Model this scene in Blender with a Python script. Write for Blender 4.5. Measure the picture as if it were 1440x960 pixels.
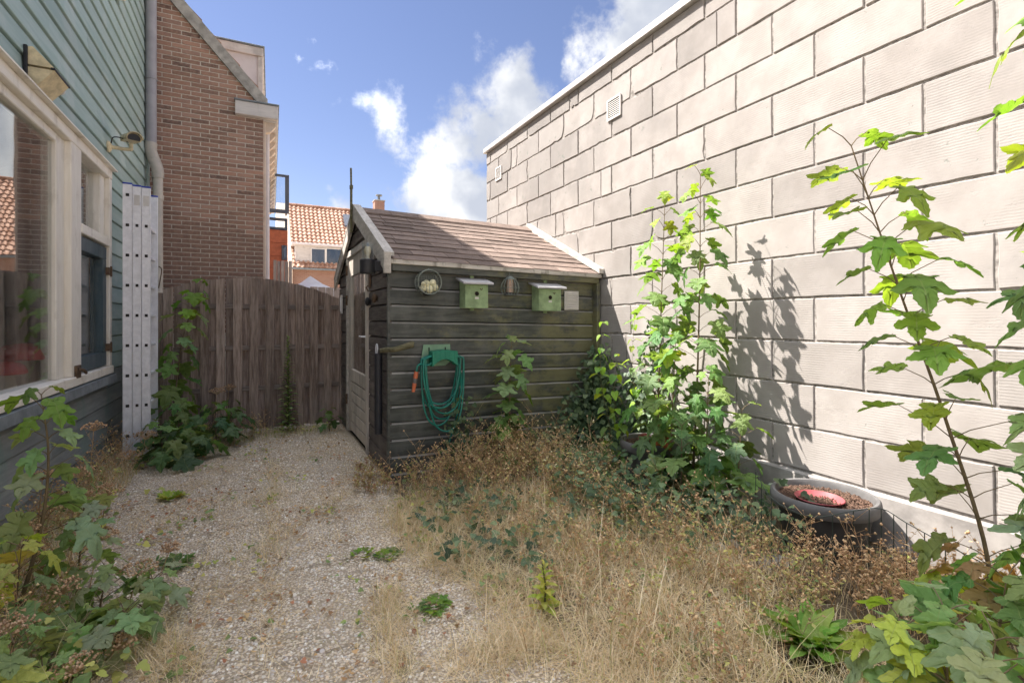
import bpy, math, random
import numpy as np
from mathutils import Vector, Matrix
R = math.radians
rnd = random.Random(7)
rng = np.random.default_rng(7)
for o in list(bpy.data.objects): bpy.data.objects.remove(o)
scene = bpy.context.scene
C = scene.collection

# ------------------------------------------------------------------ camera
FPX, CAMH, HORY = 700.0, 1.38, 450.0          # focal length (px of a 1440 wide frame), eye height, horizon row
YAW = math.atan(358 / FPX)
FX, FY = math.sin(YAW), math.cos(YAW)
cam = bpy.data.cameras.new('camera'); cam_o = bpy.data.objects.new('camera', cam); C.objects.link(cam_o)
cam.sensor_width = 36; cam.lens = FPX / 1440 * 36; cam.shift_y = -(480 - HORY) / 1440
cam.clip_start = 0.02; cam.clip_end = 3000
cam_o.location = (0, 0, CAMH); cam_o.rotation_euler = (R(90), 0, -YAW)
scene.camera = cam_o
def ray(px, py):
    a = (px - 720) / FPX
    return Vector((FX + a * FY, FY - a * FX, (HORY - py) / FPX))
def onx(px, py, X): d = ray(px, py); return d * (X / d.x) + Vector((0, 0, CAMH))
def ony(px, py, Y): d = ray(px, py); return d * (Y / d.y) + Vector((0, 0, CAMH))
def onz(px, py, Z=0.0): d = ray(px, py); return d * ((Z - CAMH) / d.z) + Vector((0, 0, CAMH))
def ond(px, py, t): return ray(px, py) * t + Vector((0, 0, CAMH))

# ------------------------------------------------------------------ sun, sky, exposure
SUN_L = Vector((.73, -.69, -1.42)).normalized()      # direction the light travels
sun = bpy.data.lights.new('sun', 'SUN'); sun.energy = 2.0; sun.angle = R(0.5); sun.color = (1, .94, .87)
sun_o = bpy.data.objects.new('sun', sun); C.objects.link(sun_o); sun_o.location = (-8, 8, 16)
sun_o.rotation_euler = SUN_L.to_track_quat('-Z', 'Y').to_euler()
view = scene.view_settings
view.view_transform = 'Standard'; view.look = 'None'; view.gamma = 1; view.use_curve_mapping = False
view.exposure = 2.98
SKY_STRENGTH = 0.15
world = bpy.data.worlds.new('World'); scene.world = world; world.use_nodes = True

def nd(nt, t, ins=None, **props):
    n = nt.nodes.new(t)
    for k, v in props.items(): setattr(n, k, v)
    for k, v in (ins or {}).items():
        s = n.inputs[k]
        if isinstance(v, bpy.types.NodeSocket): nt.links.new(v, s)
        elif hasattr(s, 'default_value'):
            try: s.default_value = v
            except Exception: s.default_value = (*v, 1.0)
    return n
def mth(nt, op, a, b=0.0, c=0.0, clamp=False): return nd(nt, 'ShaderNodeMath', {0: a, 1: b, 2: c}, operation=op, use_clamp=clamp).outputs[0]
def vm(nt, op, a, b=(0, 0, 0)):
    n = nd(nt, 'ShaderNodeVectorMath', {0: a, 1: b}, operation=op)
    return n.outputs['Value'] if op in ('DOT_PRODUCT', 'LENGTH', 'DISTANCE') else n.outputs[0]
def mixc(nt, f, a, b, mode='MIX'):
    n = nt.nodes.new('ShaderNodeMix'); n.data_type = 'RGBA'; n.blend_type = mode; n.clamp_factor = True
    for s, v in ((n.inputs[0], f), (n.inputs[6], a), (n.inputs[7], b)):
        if isinstance(v, bpy.types.NodeSocket): nt.links.new(v, s)
        else: s.default_value = v if not isinstance(v, tuple) or len(v) == 4 else (*v, 1)
    return n.outputs[2]
def ramp(nt, f, lo, hi, a=0.0, b=1.0):
    return nd(nt, 'ShaderNodeMapRange', {0: f, 1: lo, 2: hi, 3: a, 4: b}, interpolation_type='SMOOTHSTEP').outputs[0]
def noise(nt, v, scale, detail=4, rough=.55, out=0):
    return nd(nt, 'ShaderNodeTexNoise', {'Vector': v, 'Scale': scale, 'Detail': detail, 'Roughness': rough}).outputs[out]

def build_sky():
    nt = world.node_tree; nt.nodes.clear()
    az = math.atan2(-SUN_L.x, -SUN_L.y)
    sky = nd(nt, 'ShaderNodeTexSky', sky_type='NISHITA', sun_disc=False, sun_elevation=math.asin(-SUN_L.z), sun_rotation=az,
             air_density=1.0, dust_density=.15, ozone_density=3.0, altitude=0)
    co = nd(nt, 'ShaderNodeTexCoord').outputs['Generated']
    # clouds live on a layer 1 unit up, so their texture follows a flat cloud deck
    sep = nd(nt, 'ShaderNodeSeparateXYZ', {0: co})
    up = mth(nt, 'MAXIMUM', sep.outputs[2], .02)
    flat = nd(nt, 'ShaderNodeCombineXYZ', {0: mth(nt, 'DIVIDE', sep.outputs[0], mth(nt, 'ADD', up, .25)), 1: mth(nt, 'DIVIDE', sep.outputs[1], mth(nt, 'ADD', up, .25)), 2: 3.7}).outputs[0]
    big = noise(nt, flat, 1.6, 3, .5)
    fine = noise(nt, co, 7.5, 9, .62)
    wisp = noise(nt, co, 22.0, 6, .65)
    tot = None
    for px, py, rad, w in CLOUDS:
        d = ray(px, py).normalized()
        dist = vm(nt, 'DISTANCE', co, tuple(d))
        b = ramp(nt, dist, 0.0, rad, w, 0.0)
        tot = b if tot is None else mth(nt, 'MAXIMUM', tot, b)
    # away from the framed piece of sky the same sort of clouds go on at random
    out = ramp(nt, vm(nt, 'DISTANCE', co, tuple(ray(600, 160).normalized())), .42, .75)
    gen = mth(nt, 'MULTIPLY', ramp(nt, big, .38, .58, 0, .9), out)
    dens = mth(nt, 'MAXIMUM', tot, gen)
    dens = mth(nt, 'ADD', dens, mth(nt, 'MULTIPLY', mth(nt, 'SUBTRACT', fine, .5), 2.3))
    dens = mth(nt, 'ADD', dens, mth(nt, 'MULTIPLY', mth(nt, 'SUBTRACT', wisp, .5), .45))
    cov = ramp(nt, dens, .36, .88)
    shade = ramp(nt, noise(nt, vm(nt, 'ADD', co, (.03, -.02, .05)), 6.0, 5, .5), .38, .66)
    ccol = mixc(nt, shade, (.54, .58, .67, 1), (1.15, 1.14, 1.12, 1))
    tint = mixc(nt, 1.0, sky.outputs[0], (.160, .135, .141, 1), 'MULTIPLY')
    cloud_fill = ramp(nt, vm(nt, 'DOT_PRODUCT', co, tuple(-SUN_L)), .5, .97, 1.0, 6.0)      # added fill: clouds nearer the sun boosted to brighten the shade
    ccol = mixc(nt, 1.0, ccol, nd(nt, 'ShaderNodeCombineColor', {0: cloud_fill, 1: cloud_fill, 2: cloud_fill}).outputs[0], 'MULTIPLY')
    col = mixc(nt, cov, tint, ccol)
    bg = nd(nt, 'ShaderNodeBackground', {'Color': col, 'Strength': SKY_STRENGTH})
    o = nd(nt, 'ShaderNodeOutputWorld', {0: bg.outputs[0]})
CLOUDS = [(715, 130, .16, .80), (655, 195, .17, .90), (735, 165, .13, .8), (625, 285, .16, 1.25), (670, 290, .14, 1.2), (590, 288, .11, 1.05), (675, 90, .08, .5), (545, 170, .10, .52), (520, 145, .07, .42),
          (590, 180, .06, .35), (860, 70, .15, .85), (930, 30, .2, .85), (820, 95, .10, .6), (455, 95, .06, .52), (465, 140, .06, .5), (480, 290, .06, .6), (460, 262, .04, .5), (440, 62, .05, .45), (430, 75, .04, .4)]
build_sky()

# ------------------------------------------------------------------ mesh and object helpers
class MB:
    def __init__(s): s.v = []; s.f = []; s.sm = False
    def add(s, vs, fs):
        n = len(s.v); s.v += [tuple(p) for p in vs]; s.f += [tuple(i + n for i in q) for q in fs]; return s
    def box(s, x0, x1, y0, y1, z0, z1):
        return s.add([(x0, y0, z0), (x1, y0, z0), (x1, y1, z0), (x0, y1, z0), (x0, y0, z1), (x1, y0, z1), (x1, y1, z1), (x0, y1, z1)],
                     [(0, 3, 2, 1), (4, 5, 6, 7), (0, 1, 5, 4), (1, 2, 6, 5), (2, 3, 7, 6), (3, 0, 4, 7)])
    def bbox(s, x0, x1, y0, y1, z0, z1, b=.004):
        # box with bevelled edges, 24 vertices
        X, Y, Z = (x0, x1), (y0, y1), (z0, z1); n = len(s.v); idx = {}
        for i in (0, 1):
            for j in (0, 1):
                for k in (0, 1):
                    for ax in range(3):
                        p = [X[i], Y[j], Z[k]]
                        for a, e in ((0, i), (1, j), (2, k)):
                            if a != ax: p[a] += -b if e else b
                        idx[i, j, k, ax] = len(s.v); s.v.append(tuple(p))
        def q(*ks): s.f.append(tuple(idx[k] for k in ks))
        for i in (0, 1):
            c = [(i, 0, 0, 0), (i, 1, 0, 0), (i, 1, 1, 0), (i, 0, 1, 0)]; q(*(c if i else c[::-1]))
            c = [(0, i, 0, 1), (1, i, 0, 1), (1, i, 1, 1), (0, i, 1, 1)]; q(*(c[::-1] if i else c))
            c = [(0, 0, i, 2), (1, 0, i, 2), (1, 1, i, 2), (0, 1, i, 2)]; q(*(c if i else c[::-1]))
        for i in (0, 1):
            for j in (0, 1):
                q((i, j, 0, 0), (i, j, 1, 0), (i, j, 1, 1), (i, j, 0, 1)); q((i, 0, j, 0), (i, 1, j, 0), (i, 1, j, 2), (i, 0, j, 2)); q((0, i, j, 1), (1, i, j, 1), (1, i, j, 2), (0, i, j, 2))
                for k in (0, 1): q((i, j, k, 0), (i, j, k, 1), (i, j, k, 2))
        return s
    def prism(s, poly, axis, a, b):
        # polygon of (u,v) extruded along an axis: 0 -> (u,v)=(y,z), 1 -> (x,z), 2 -> (x,y)
        def P(u, v, w): return ((w, u, v), (u, w, v), (u, v, w))[axis]
        n = len(poly); vs = [P(u, v, a) for u, v in poly] + [P(u, v, b) for u, v in poly]
        fs = [tuple(range(n))[::-1], tuple(range(n, 2 * n))] + [(i, (i + 1) % n, n + (i + 1) % n, n + i) for i in range(n)]
        return s.add(vs, fs)
    def tube(s, pts, rad, n=8, cap=True):
        pts = [Vector(p) for p in pts]; m = len(pts)
        rr = rad if isinstance(rad, (list, tuple)) else [rad] * m
        t0 = (pts[1] - pts[0]).normalized(); u = t0.orthogonal().normalized(); base = len(s.v)
        for i, p in enumerate(pts):
            t = (pts[min(i + 1, m - 1)] - pts[max(i - 1, 0)]).normalized()
            u = (u - t * u.dot(t)).normalized(); w = t.cross(u)
            for k in range(n):
                a = 2 * math.pi * k / n; s.v.append(tuple(p + (u * math.cos(a) + w * math.sin(a)) * rr[i]))
        for i in range(m - 1):
            for k in range(n):
                a = base + i * n + k; b = base + i * n + (k + 1) % n; s.f.append((a, b, b + n, a + n))
        if cap: s.f.append(tuple(base + k for k in range(n))[::-1]); s.f.append(tuple(base + (m - 1) * n + k for k in range(n)))
        return s
    def lathe(s, prof, n=24, c=(0, 0, 0)):
        base = len(s.v)
        for r, z in prof:
            for k in range(n):
                a = 2 * math.pi * k / n; s.v.append((c[0] + r * math.cos(a), c[1] + r * math.sin(a), c[2] + z))
        for i in range(len(prof) - 1):
            for k in range(n):
                a = base + i * n + k; b = base + i * n + (k + 1) % n; s.f.append((a, b, b + n, a + n))
        return s
    def ball(s, c, r, n=8, m=6, sc=(1, 1, 1)):
        return s.add(*ball_geo(c, r, n, m, sc))
def ball_geo(c, r, n, m, sc):
    vs = [(c[0], c[1], c[2] - r * sc[2])]; fs = []
    for i in range(1, m):
        t = math.pi * i / m
        for k in range(n):
            a = 2 * math.pi * k / n; vs.append((c[0] + r * sc[0] * math.sin(t) * math.cos(a), c[1] + r * sc[1] * math.sin(t) * math.sin(a), c[2] - r * sc[2] * math.cos(t)))
    vs.append((c[0], c[1], c[2] + r * sc[2])); last = len(vs) - 1
    for k in range(n):
        fs.append((0, 1 + (k + 1) % n, 1 + k)); fs.append((last, last - n + k, last - n + (k + 1) % n))
        for i in range(m - 2): a = 1 + i * n + k; b = 1 + i * n + (k + 1) % n; fs.append((a, b, b + n, a + n))
    return vs, fs
def mesh_of(name, mb, mat, off=(0, 0, 0), smooth=False, ang=40):
    me = bpy.data.meshes.new(name)
    me.from_pydata([(x - off[0], y - off[1], z - off[2]) for x, y, z in mb.v], [], mb.f); me.update()
    if mat: me.materials.append(mat)
    if smooth or mb.sm:
        me.shade_smooth()
        if ang < 180: me.set_sharp_from_angle(angle=R(ang))
    return me
def put(name, me, parent=None, loc=(0, 0, 0)):
    o = bpy.data.objects.new(name, me); C.objects.link(o); o.location = loc
    if parent: o.parent = parent
    return o
def tag(o, label=None, cat=None, group=None, kind=None):
    for k, v in (('label', label), ('category', cat), ('group', group), ('kind', kind)):
        if v: o[k] = v
    return o
def thing(name, label, cat, loc=(0, 0, 0), rz=0.0, group=None):
    o = bpy.data.objects.new(name, None); C.objects.link(o); o.location = loc; o.rotation_euler.z = rz; o.empty_display_size = .1
    return tag(o, label, cat, group)
ROOTLOC = {}
def part(name, mb, mat, parent, smooth=False, world=True, **kw):
    """mesh built in world coordinates, re-based on its (unrotated) thing"""
    off = (0, 0, 0)
    if world and parent is not None:
        p = parent
        while p is not None: off = tuple(off[i] + p.location[i] for i in range(3)); p = p.parent
    o = put(name, mesh_of(name, mb, mat, off, smooth), parent); tag(o, **kw); return o
def single(name, mb, mat, label, cat, smooth=False, group=None, kind=None):
    xs = np.array(mb.v); c = (float(xs[:, 0].mean()), float(xs[:, 1].mean()), float(xs[:, 2].min()))
    o = put(name, mesh_of(name, mb, mat, c, smooth), None, c); tag(o, label, cat, group, kind); return o
def spline(pts, n):
    pts = [Vector(p) for p in pts]; P = [pts[0] * 2 - pts[1]] + pts + [pts[-1] * 2 - pts[-2]]; out = []
    for i in range(1, len(P) - 2):
        for k in range(n):
            t = k / n; a, b, c, d = P[i - 1], P[i], P[i + 1], P[i + 2]
            out.append(.5 * ((2 * b) + (c - a) * t + (2 * a - 5 * b + 4 * c - d) * t * t + (3 * b - a - 3 * c + d) * t ** 3))
    return out + [pts[-1]]

# ------------------------------------------------------------------ materials
def mk(name, rough=.7, spec=.3):
    m = bpy.data.materials.new(name); m.use_nodes = True; nt = m.node_tree; b = nt.nodes['Principled BSDF']
    b.inputs['Roughness'].default_value = rough; b.inputs['Specular IOR Level'].default_value = spec
    return m, nt, b
def objco(nt, rand=20.0, scale=(1, 1, 1)):
    tc = nd(nt, 'ShaderNodeTexCoord').outputs['Object']; oi = nd(nt, 'ShaderNodeObjectInfo').outputs['Random']
    v = vm(nt, 'ADD', tc, nd(nt, 'ShaderNodeCombineXYZ', {0: mth(nt, 'MULTIPLY', oi, rand), 1: mth(nt, 'MULTIPLY', oi, rand * .7), 2: mth(nt, 'MULTIPLY', oi, rand * .4)}).outputs[0]) if rand else tc
    return vm(nt, 'MULTIPLY', v, scale), oi, tc
def bump(nt, b, h, strength=.4, dist=.01):
    n = nd(nt, 'ShaderNodeBump', {'Height': h, 'Strength': strength, 'Distance': dist}); nt.links.new(n.outputs[0], b.inputs['Normal'])
def setc(nt, b, c): nt.links.new(c, b.inputs['Base Color'])
def plain(name, col, rough=.6, spec=.4, metal=0.0, var=.12, sc=14, bmp=.05):
    m, nt, b = mk(name, rough, spec); v, oi, tc = objco(nt, 9)
    f = noise(nt, v, sc, 5, .6)
    k = mth(nt, 'ADD', ramp(nt, f, .3, .7, 1 - var, 1 + var), mth(nt, 'MULTIPLY', mth(nt, 'SUBTRACT', oi, .5), var * .8))
    setc(nt, b, mixc(nt, 1.0, (*col, 1), nd(nt, 'ShaderNodeCombineColor', {0: k, 1: k, 2: k}).outputs[0], 'MULTIPLY'))
    b.inputs['Metallic'].default_value = metal
    if bmp: bump(nt, b, noise(nt, v, sc * 6, 4), bmp, .004)
    return m
def wood(name, c1, c2, axis=2, stretch=14.0, scale=16.0, var=.25, rough=.8, bmp=.35, stain=None, stain_amt=.5, stain_scale=1.6, spec=.25):
    """painted or bare timber: grain runs along axis; stain is a second colour in cloudy patches"""
    m, nt, b = mk(name, rough, spec); s = [1, 1, 1]; s[axis] = 1 / stretch
    v, oi, tc = objco(nt, 20, tuple(s))
    g = noise(nt, v, scale, 7, .65); g2 = noise(nt, v, scale * 4, 5, .6)
    gg = mth(nt, 'ADD', mth(nt, 'MULTIPLY', g, .65), mth(nt, 'MULTIPLY', g2, .35))
    col = mixc(nt, ramp(nt, gg, .36, .64), (*c1, 1), (*c2, 1))
    if stain:
        st = ramp(nt, noise(nt, vm(nt, 'MULTIPLY', tc, (1, 1, .6)), stain_scale, 7, .68), .5, .66)
        col = mixc(nt, mth(nt, 'MULTIPLY', st, stain_amt), col, (*stain, 1))
    k = mth(nt, 'ADD', 1 - var / 2, mth(nt, 'MULTIPLY', oi, var))
    setc(nt, b, mixc(nt, 1.0, col, nd(nt, 'ShaderNodeCombineColor', {0: k, 1: k, 2: k}).outputs[0], 'MULTIPLY'))
    bump(nt, b, gg, bmp, .004); return m

M = {}
M['cream'] = wood('cream_paint', (.76, .70, .61), (.84, .79, .71), 1, 10, 9, .08, .5, .1, (.32, .25, .17), .35, 6)
M['creamz'] = wood('cream_paint_upright', (.76, .70, .61), (.84, .79, .71), 2, 10, 9, .08, .5, .1, (.32, .25, .17), .25, 5)
M['blue_sash'] = wood('blue_grey_sash_paint', (.035, .06, .075), (.06, .09, .105), 2, 10, 10, .1, .45, .1, (.16, .18, .18), .3, 5)
M['siding'] = wood('green_grey_siding_paint', (.29, .385, .36), (.36, .445, .42), 1, 9, 7, .16, .6, .12, (.47, .51, .49), .4, 2.2)
M['siding_low'] = wood('lower_siding_paint', (.19, .205, .21), (.28, .30, .30), 1, 9, 7, .3, .6, .15, (.16, .25, .225), .6, 2.0)  # darker, greyer siding tone for the boards below the sill
M['lead'] = plain('lead_flashing', (.17, .19, .205), .55, .4, 0, .25, 9)
M['dark_gap'] = plain('dark_backing', (.02, .02, .018), .9, .1)
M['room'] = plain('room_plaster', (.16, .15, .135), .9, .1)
M['pvc'] = plain('grey_downpipe', (.30, .29, .31), .45, .4, 0, .12, 6)
M['pvc_cream'] = plain('cream_downpipe', (.47, .43, .38), .5, .4, 0, .15, 6)
M['alu'] = plain('aluminium', (.80, .795, .82), .45, .5, .2, .08, 20, .03)
M['alu_dark'] = plain('dark_socket', (.035, .03, .028), .7, .2)
M['blue_cap'] = plain('blue_plastic', (.02, .05, .42), .4, .5)
M['black'] = plain('black_coating', (.022, .022, .026), .5, .4, 0, .2)
M['iron'] = plain('rusty_iron', (.13, .085, .055), .8, .3, .2, .4, 40)
M['ivory'] = plain('aged_ivory_plastic', (.62, .52, .33), .5, .4, 0, .2, 18)
M['white'] = plain('off_white_plastic', (.62, .59, .56), .5, .4, 0, .08)
M['fence'] = wood('weathered_brown_fence', (.18, .13, .102), (.40, .31, .26), 2, 16, 22, .45, .85, .5, (.34, .29, .255), .4, 2.2)
M['fence_rail'] = wood('weathered_brown_rail', (.14, .105, .088), (.29, .24, .21), 0, 16, 22, .3, .85, .5, (.24, .21, .19), .35, 3)
M['barge'] = wood('grey_bare_timber', (.40, .365, .325), (.56, .52, .475), 1, 8, 14, .15, .8, .3, (.13, .115, .10), .4, 5)
M['barge_x'] = wood('grey_bare_timber_eave', (.38, .345, .30), (.55, .51, .46), 0, 12, 14, .15, .8, .4, (.10, .09, .07), .7, 9)
M['door'] = wood('faded_door_timber', (.42, .37, .32), (.56, .505, .445), 2, 14, 16, .15, .75, .3, (.16, .14, .12), .4, 3)
M['mortar'] = plain('pale_mortar', (.66, .60, .53), .95, .1, 0, .15, 30, .3)
M['joint'] = plain('grey_joint_mortar', (.26, .238, .22), .95, .1, 0, .45, 30, .4)
M['conc'] = plain('weathered_concrete', (.33, .31, .285), .9, .2, 0, .3, 9, .3)
M['plinth'] = plain('concrete_plinth', (.27, .25, .235), .9, .2, 0, .25, 7, .3)
M['coping'] = plain('pale_metal_coping', (.45, .43, .41), .5, .4, .2, .1)
M['birdgreen'] = plain('pale_green_paint', (.29, .39, .21), .6, .3, 0, .22, 12)
M['zincroof'] = plain('pale_box_roof', (.46, .45, .46), .6, .4, 0, .12, 12)
M['hosegreen'] = plain('green_hose', (.014, .20, .15), .35, .5, 0, .15, 10, 0)
M['holdgreen'] = plain('green_plastic', (.02, .21, .13), .5, .4, 0, .1)
M['holdpale'] = plain('faded_green_plastic', (.20, .33, .215), .55, .4, 0, .12)
M['orange'] = plain('orange_plastic', (.62, .16, .07), .5, .4)
M['wire'] = plain('thin_grey_wire', (.20, .225, .205), .5, .4, .5, .1, 10, 0)
M['wiregreen'] = plain('dark_green_wire', (.025, .04, .03), .5, .4, 0, .1, 10, 0)
M['pot'] = plain('grey_planter_plastic', (.125, .12, .118), .6, .35, 0, .2, 8)
M['potdark'] = plain('dark_planter_plastic', (.05, .046, .044), .65, .3, 0, .2, 8)
M['soil'] = plain('bark_soil', (.10, .062, .045), .95, .1, 0, .6, 60, 1.0)
M['red'] = plain('red_glaze', (.50, .018, .022), .18, .6, 0, .15, 8, 0)
M['redfade'] = plain('faded_red_plastic', (.30, .055, .062), .6, .5, 0, .2, 8, 0)
M['ceramic'] = plain('cream_ceramic', (.62, .50, .42), .3, .5, 0, .15, 6, 0)
M['stem'] = plain('green_brown_stem', (.13, .12, .05), .7, .3, 0, .2, 30)
M['stemred'] = plain('brown_sapling_stem', (.16, .115, .065), .7, .3, 0, .2, 30)
M['stick'] = wood('mossy_branch', (.085, .08, .045), (.19, .17, .10), 0, 5, 30, .1, .9, .6)
M['fat'] = plain('pale_fat_balls', (.66, .62, .42), .8, .2, 0, .3, 40, .4)
M['seed'] = plain('seed_tube', (.42, .29, .22), .6, .3, 0, .3, 50)
M['tileorange'] = plain('orange_cladding', (.42, .13, .07), .75, .2, 0, .15)
M['render_cream'] = plain('cream_render', (.60, .49, .40), .85, .2, 0, .1)
M['greyframe'] = plain('anthracite_frame', (.075, .085, .11), .45, .4)
M['whitewood'] = wood('white_dormer_paint', (.52, .48, .46), (.62, .58, .555), 0, 8, 8, .1, .6, .1, (.27, .25, .23), .45, 3)
M['palepanel'] = plain('pale_dormer_panel', (.60, .56, .57), .7, .3, 0, .07, 4)
M['canvas'] = plain('grey_canvas', (.50, .51, .55), .9, .1, 0, .05, 5, 0)
M['greyfence'] = wood('silvered_fence', (.27, .225, .20), (.40, .34, .31), 2, 12, 20, .3, .85, .3)

def glass_mat(name, tint, ior, gl=1.0, dirt=.0):
    m = bpy.data.materials.new(name); m.use_nodes = True; nt = m.node_tree; nt.nodes.clear()
    fc = nd(nt, 'ShaderNodeLayerWeight', {'Blend': .5}).outputs['Facing']; f0 = ((ior - 1) / (ior + 1)) ** 2
    fr = mth(nt, 'ADD', f0, mth(nt, 'MULTIPLY', mth(nt, 'POWER', fc, 5.0), 1 - f0))      # Schlick, the same from either side of the sheet
    tr = nd(nt, 'ShaderNodeBsdfTransparent', {'Color': (*tint, 1)}); g = nd(nt, 'ShaderNodeBsdfGlossy', {'Color': (1, 1, 1, 1), 'Roughness': .008})
    co = nd(nt, 'ShaderNodeTexCoord').outputs['Object']
    bp = nd(nt, 'ShaderNodeBump', {'Height': noise(nt, co, 1.6, 2), 'Strength': .05, 'Distance': .02}); nt.links.new(bp.outputs[0], g.inputs['Normal'])
    mx = nd(nt, 'ShaderNodeMixShader', {0: mth(nt, 'MULTIPLY', fr, gl, clamp=True), 1: tr.outputs[0], 2: g.outputs[0]})
    out = mx
    if dirt:
        df = nd(nt, 'ShaderNodeBsdfDiffuse', {'Color': (.6, .57, .52, 1)})
        out = nd(nt, 'ShaderNodeMixShader', {0: ramp(nt, noise(nt, vm(nt, 'MULTIPLY', co, (1, 1, .3)), 3, 5), .4, .75, 0, dirt), 1: mx.outputs[0], 2: df.outputs[0]})
    nd(nt, 'ShaderNodeOutputMaterial', {0: out.outputs[0]}); return m
M['glass'] = glass_mat('window_glass', (.92, .94, .93), 2.5, 1.0, .10)
M['clear'] = glass_mat('clear_glass', (.9, .92, .93), 1.5, 1.0, .05)

def mat_brick():
    m, nt, b = mk('brown_red_brick', .9, .15); v, oi, tc = objco(nt, 30)
    base = nd(nt, 'ShaderNodeValToRGB', {0: oi}); cr = base.color_ramp
    cr.elements[0].color = (.13, .085, .07, 1); cr.elements[1].color = (.42, .235, .17, 1)
    for p, c in ((.12, (.21, .13, .10)), (.3, (.28, .165, .12)), (.5, (.35, .20, .145)), (.72, (.31, .19, .15)), (.86, (.40, .25, .19))): e = cr.elements.new(p); e.color = (*c, 1)
    f = noise(nt, v, 25, 6, .65); soot = ramp(nt, noise(nt, tc, 1.1, 5, .6), .5, .72, 0, .45)
    col = mixc(nt, ramp(nt, f, .35, .7), base.outputs[0], (.42, .27, .21, 1)); col = mixc(nt, .55, base.outputs[0], col)
    setc(nt, b, mixc(nt, soot, col, (.15, .11, .095, 1))); bump(nt, b, f, .5, .006); return m
M['brick'] = mat_brick()
def mat_farbrick():
    m, nt, b = mk('far_brickwork', .9, .15); tc = nd(nt, 'ShaderNodeTexCoord').outputs['Object']
    s = nd(nt, 'ShaderNodeSeparateXYZ', {0: tc}); v = nd(nt, 'ShaderNodeCombineXYZ', {0: s.outputs[0], 1: s.outputs[2], 2: 0.0}).outputs[0]
    br = nd(nt, 'ShaderNodeTexBrick', {'Vector': v, 'Color1': (.24, .12, .085, 1), 'Color2': (.30, .165, .12, 1), 'Mortar': (.36, .31, .27, 1), 'Scale': 1.0, 'Mortar Size': .006, 'Brick Width': .22, 'Row Height': .0625})
    setc(nt, b, br.outputs[0]); return m
M['farbrick'] = mat_farbrick()

def mat_block():
    """pale aerated-concrete block with fine horizontal combing"""
    m, nt, b = mk('pale_building_block', .92, .15); v, oi, tc = objco(nt, 30)
    s = nd(nt, 'ShaderNodeSeparateXYZ', {0: v})
    wob = noise(nt, v, 3, 3); lines = nd(nt, 'ShaderNodeTexWave', {'Vector': v, 'Scale': 21.0, 'Distortion': 2.2, 'Detail': 3, 'Detail Scale': 1.5}, wave_type='BANDS', bands_direction='Z').outputs[1]
    patch = ramp(nt, noise(nt, v, 2.2, 4), .38, .62)
    far = nd(nt, 'ShaderNodeSeparateXYZ', {0: tc}); wear = mth(nt, 'MULTIPLY', ramp(nt, far.outputs[1], .2, 3.2), ramp(nt, far.outputs[2], 1.6, 3.6)); grime = ramp(nt, mth(nt, 'ADD', noise(nt, tc, 1.3, 7, .7), mth(nt, 'MULTIPLY', wear, .16)), .48, .72); f = noise(nt, v, 45, 6, .7)
    col = mixc(nt, ramp(nt, noise(nt, v, 5, 5), .3, .7), (.318, .289, .268, 1), (.375, .344, .322, 1))
    col = mixc(nt, mth(nt, 'MULTIPLY', grime, .6), col, (.25, .233, .22, 1))
    k = mth(nt, 'ADD', .84, mth(nt, 'MULTIPLY', oi, .26))
    col = mixc(nt, 1.0, col, nd(nt, 'ShaderNodeCombineColor', {0: k, 1: k, 2: k}).outputs[0], 'MULTIPLY')
    pits = ramp(nt, mth(nt, 'ADD', noise(nt, v, 14, 6, .72), mth(nt, 'MULTIPLY', wear, .05)), .64, .72)
    setc(nt, b, mixc(nt, mth(nt, 'MULTIPLY', pits, .65), col, (.17, .19, .165, 1)))
    chip = ramp(nt, noise(nt, vm(nt, 'MULTIPLY', v, (1, 1, 2.2)), 6, 6, .75), .55, .7); f = mth(nt, 'ADD', f, mth(nt, 'MULTIPLY', chip, -1.1))
    h = mth(nt, 'ADD', mth(nt, 'MULTIPLY', mth(nt, 'MULTIPLY', lines, patch), .42), mth(nt, 'SUBTRACT', mth(nt, 'MULTIPLY', f, .55), mth(nt, 'MULTIPLY', pits, .9)))
    bump(nt, b, h, .24, .005); return m
M['block'] = mat_block()

def mat_shedboard():
    m, nt, b = mk('tarred_shed_board', .5, .45); v, oi, tc = objco(nt, 20, (1 / 10, 1 / 10, 1))
    g = noise(nt, v, 26, 7, .65)
    col = mixc(nt, ramp(nt, g, .34, .68), (.038, .042, .037, 1), (.092, .097, .086, 1))
    dust = ramp(nt, noise(nt, tc, 2.4, 6, .65), .45, .72)
    col = mixc(nt, mth(nt, 'MULTIPLY', dust, .5), col, (.20, .195, .175, 1))
    # algae grows in cloudy patches over the damp end by the block wall
    s = nd(nt, 'ShaderNodeSeparateXYZ', {0: tc}); damp = ramp(nt, s.outputs[0], .15, 1.9)
    alg = ramp(nt, mth(nt, 'ADD', noise(nt, vm(nt, 'MULTIPLY', tc, (1, 1, 1.7)), 2.6, 7, .72), mth(nt, 'MULTIPLY', damp, .17)), .55, .74)
    col = mixc(nt, mth(nt, 'MULTIPLY', alg, .6), col, (.23, .215, .095, 1))
    bird = ramp(nt, noise(nt, vm(nt, 'MULTIPLY', v, (3, 3, 1)), 9, 6, .75), .69, .78)
    col = mixc(nt, mth(nt, 'MULTIPLY', bird, .4), col, (.30, .27, .22, 1))
    setc(nt, b, col); bump(nt, b, g, .4, .004); return m
M['shedboard'] = mat_shedboard()
M['skylit_edge'] = wood('worn_skylit_edge', (.26, .25, .225), (.42, .40, .37), 0, 14, 12, .2, .8, .3, (.14, .13, .10), .5, 4)  # pale tone paints sky light onto the chamfers, along with worn paint
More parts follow.
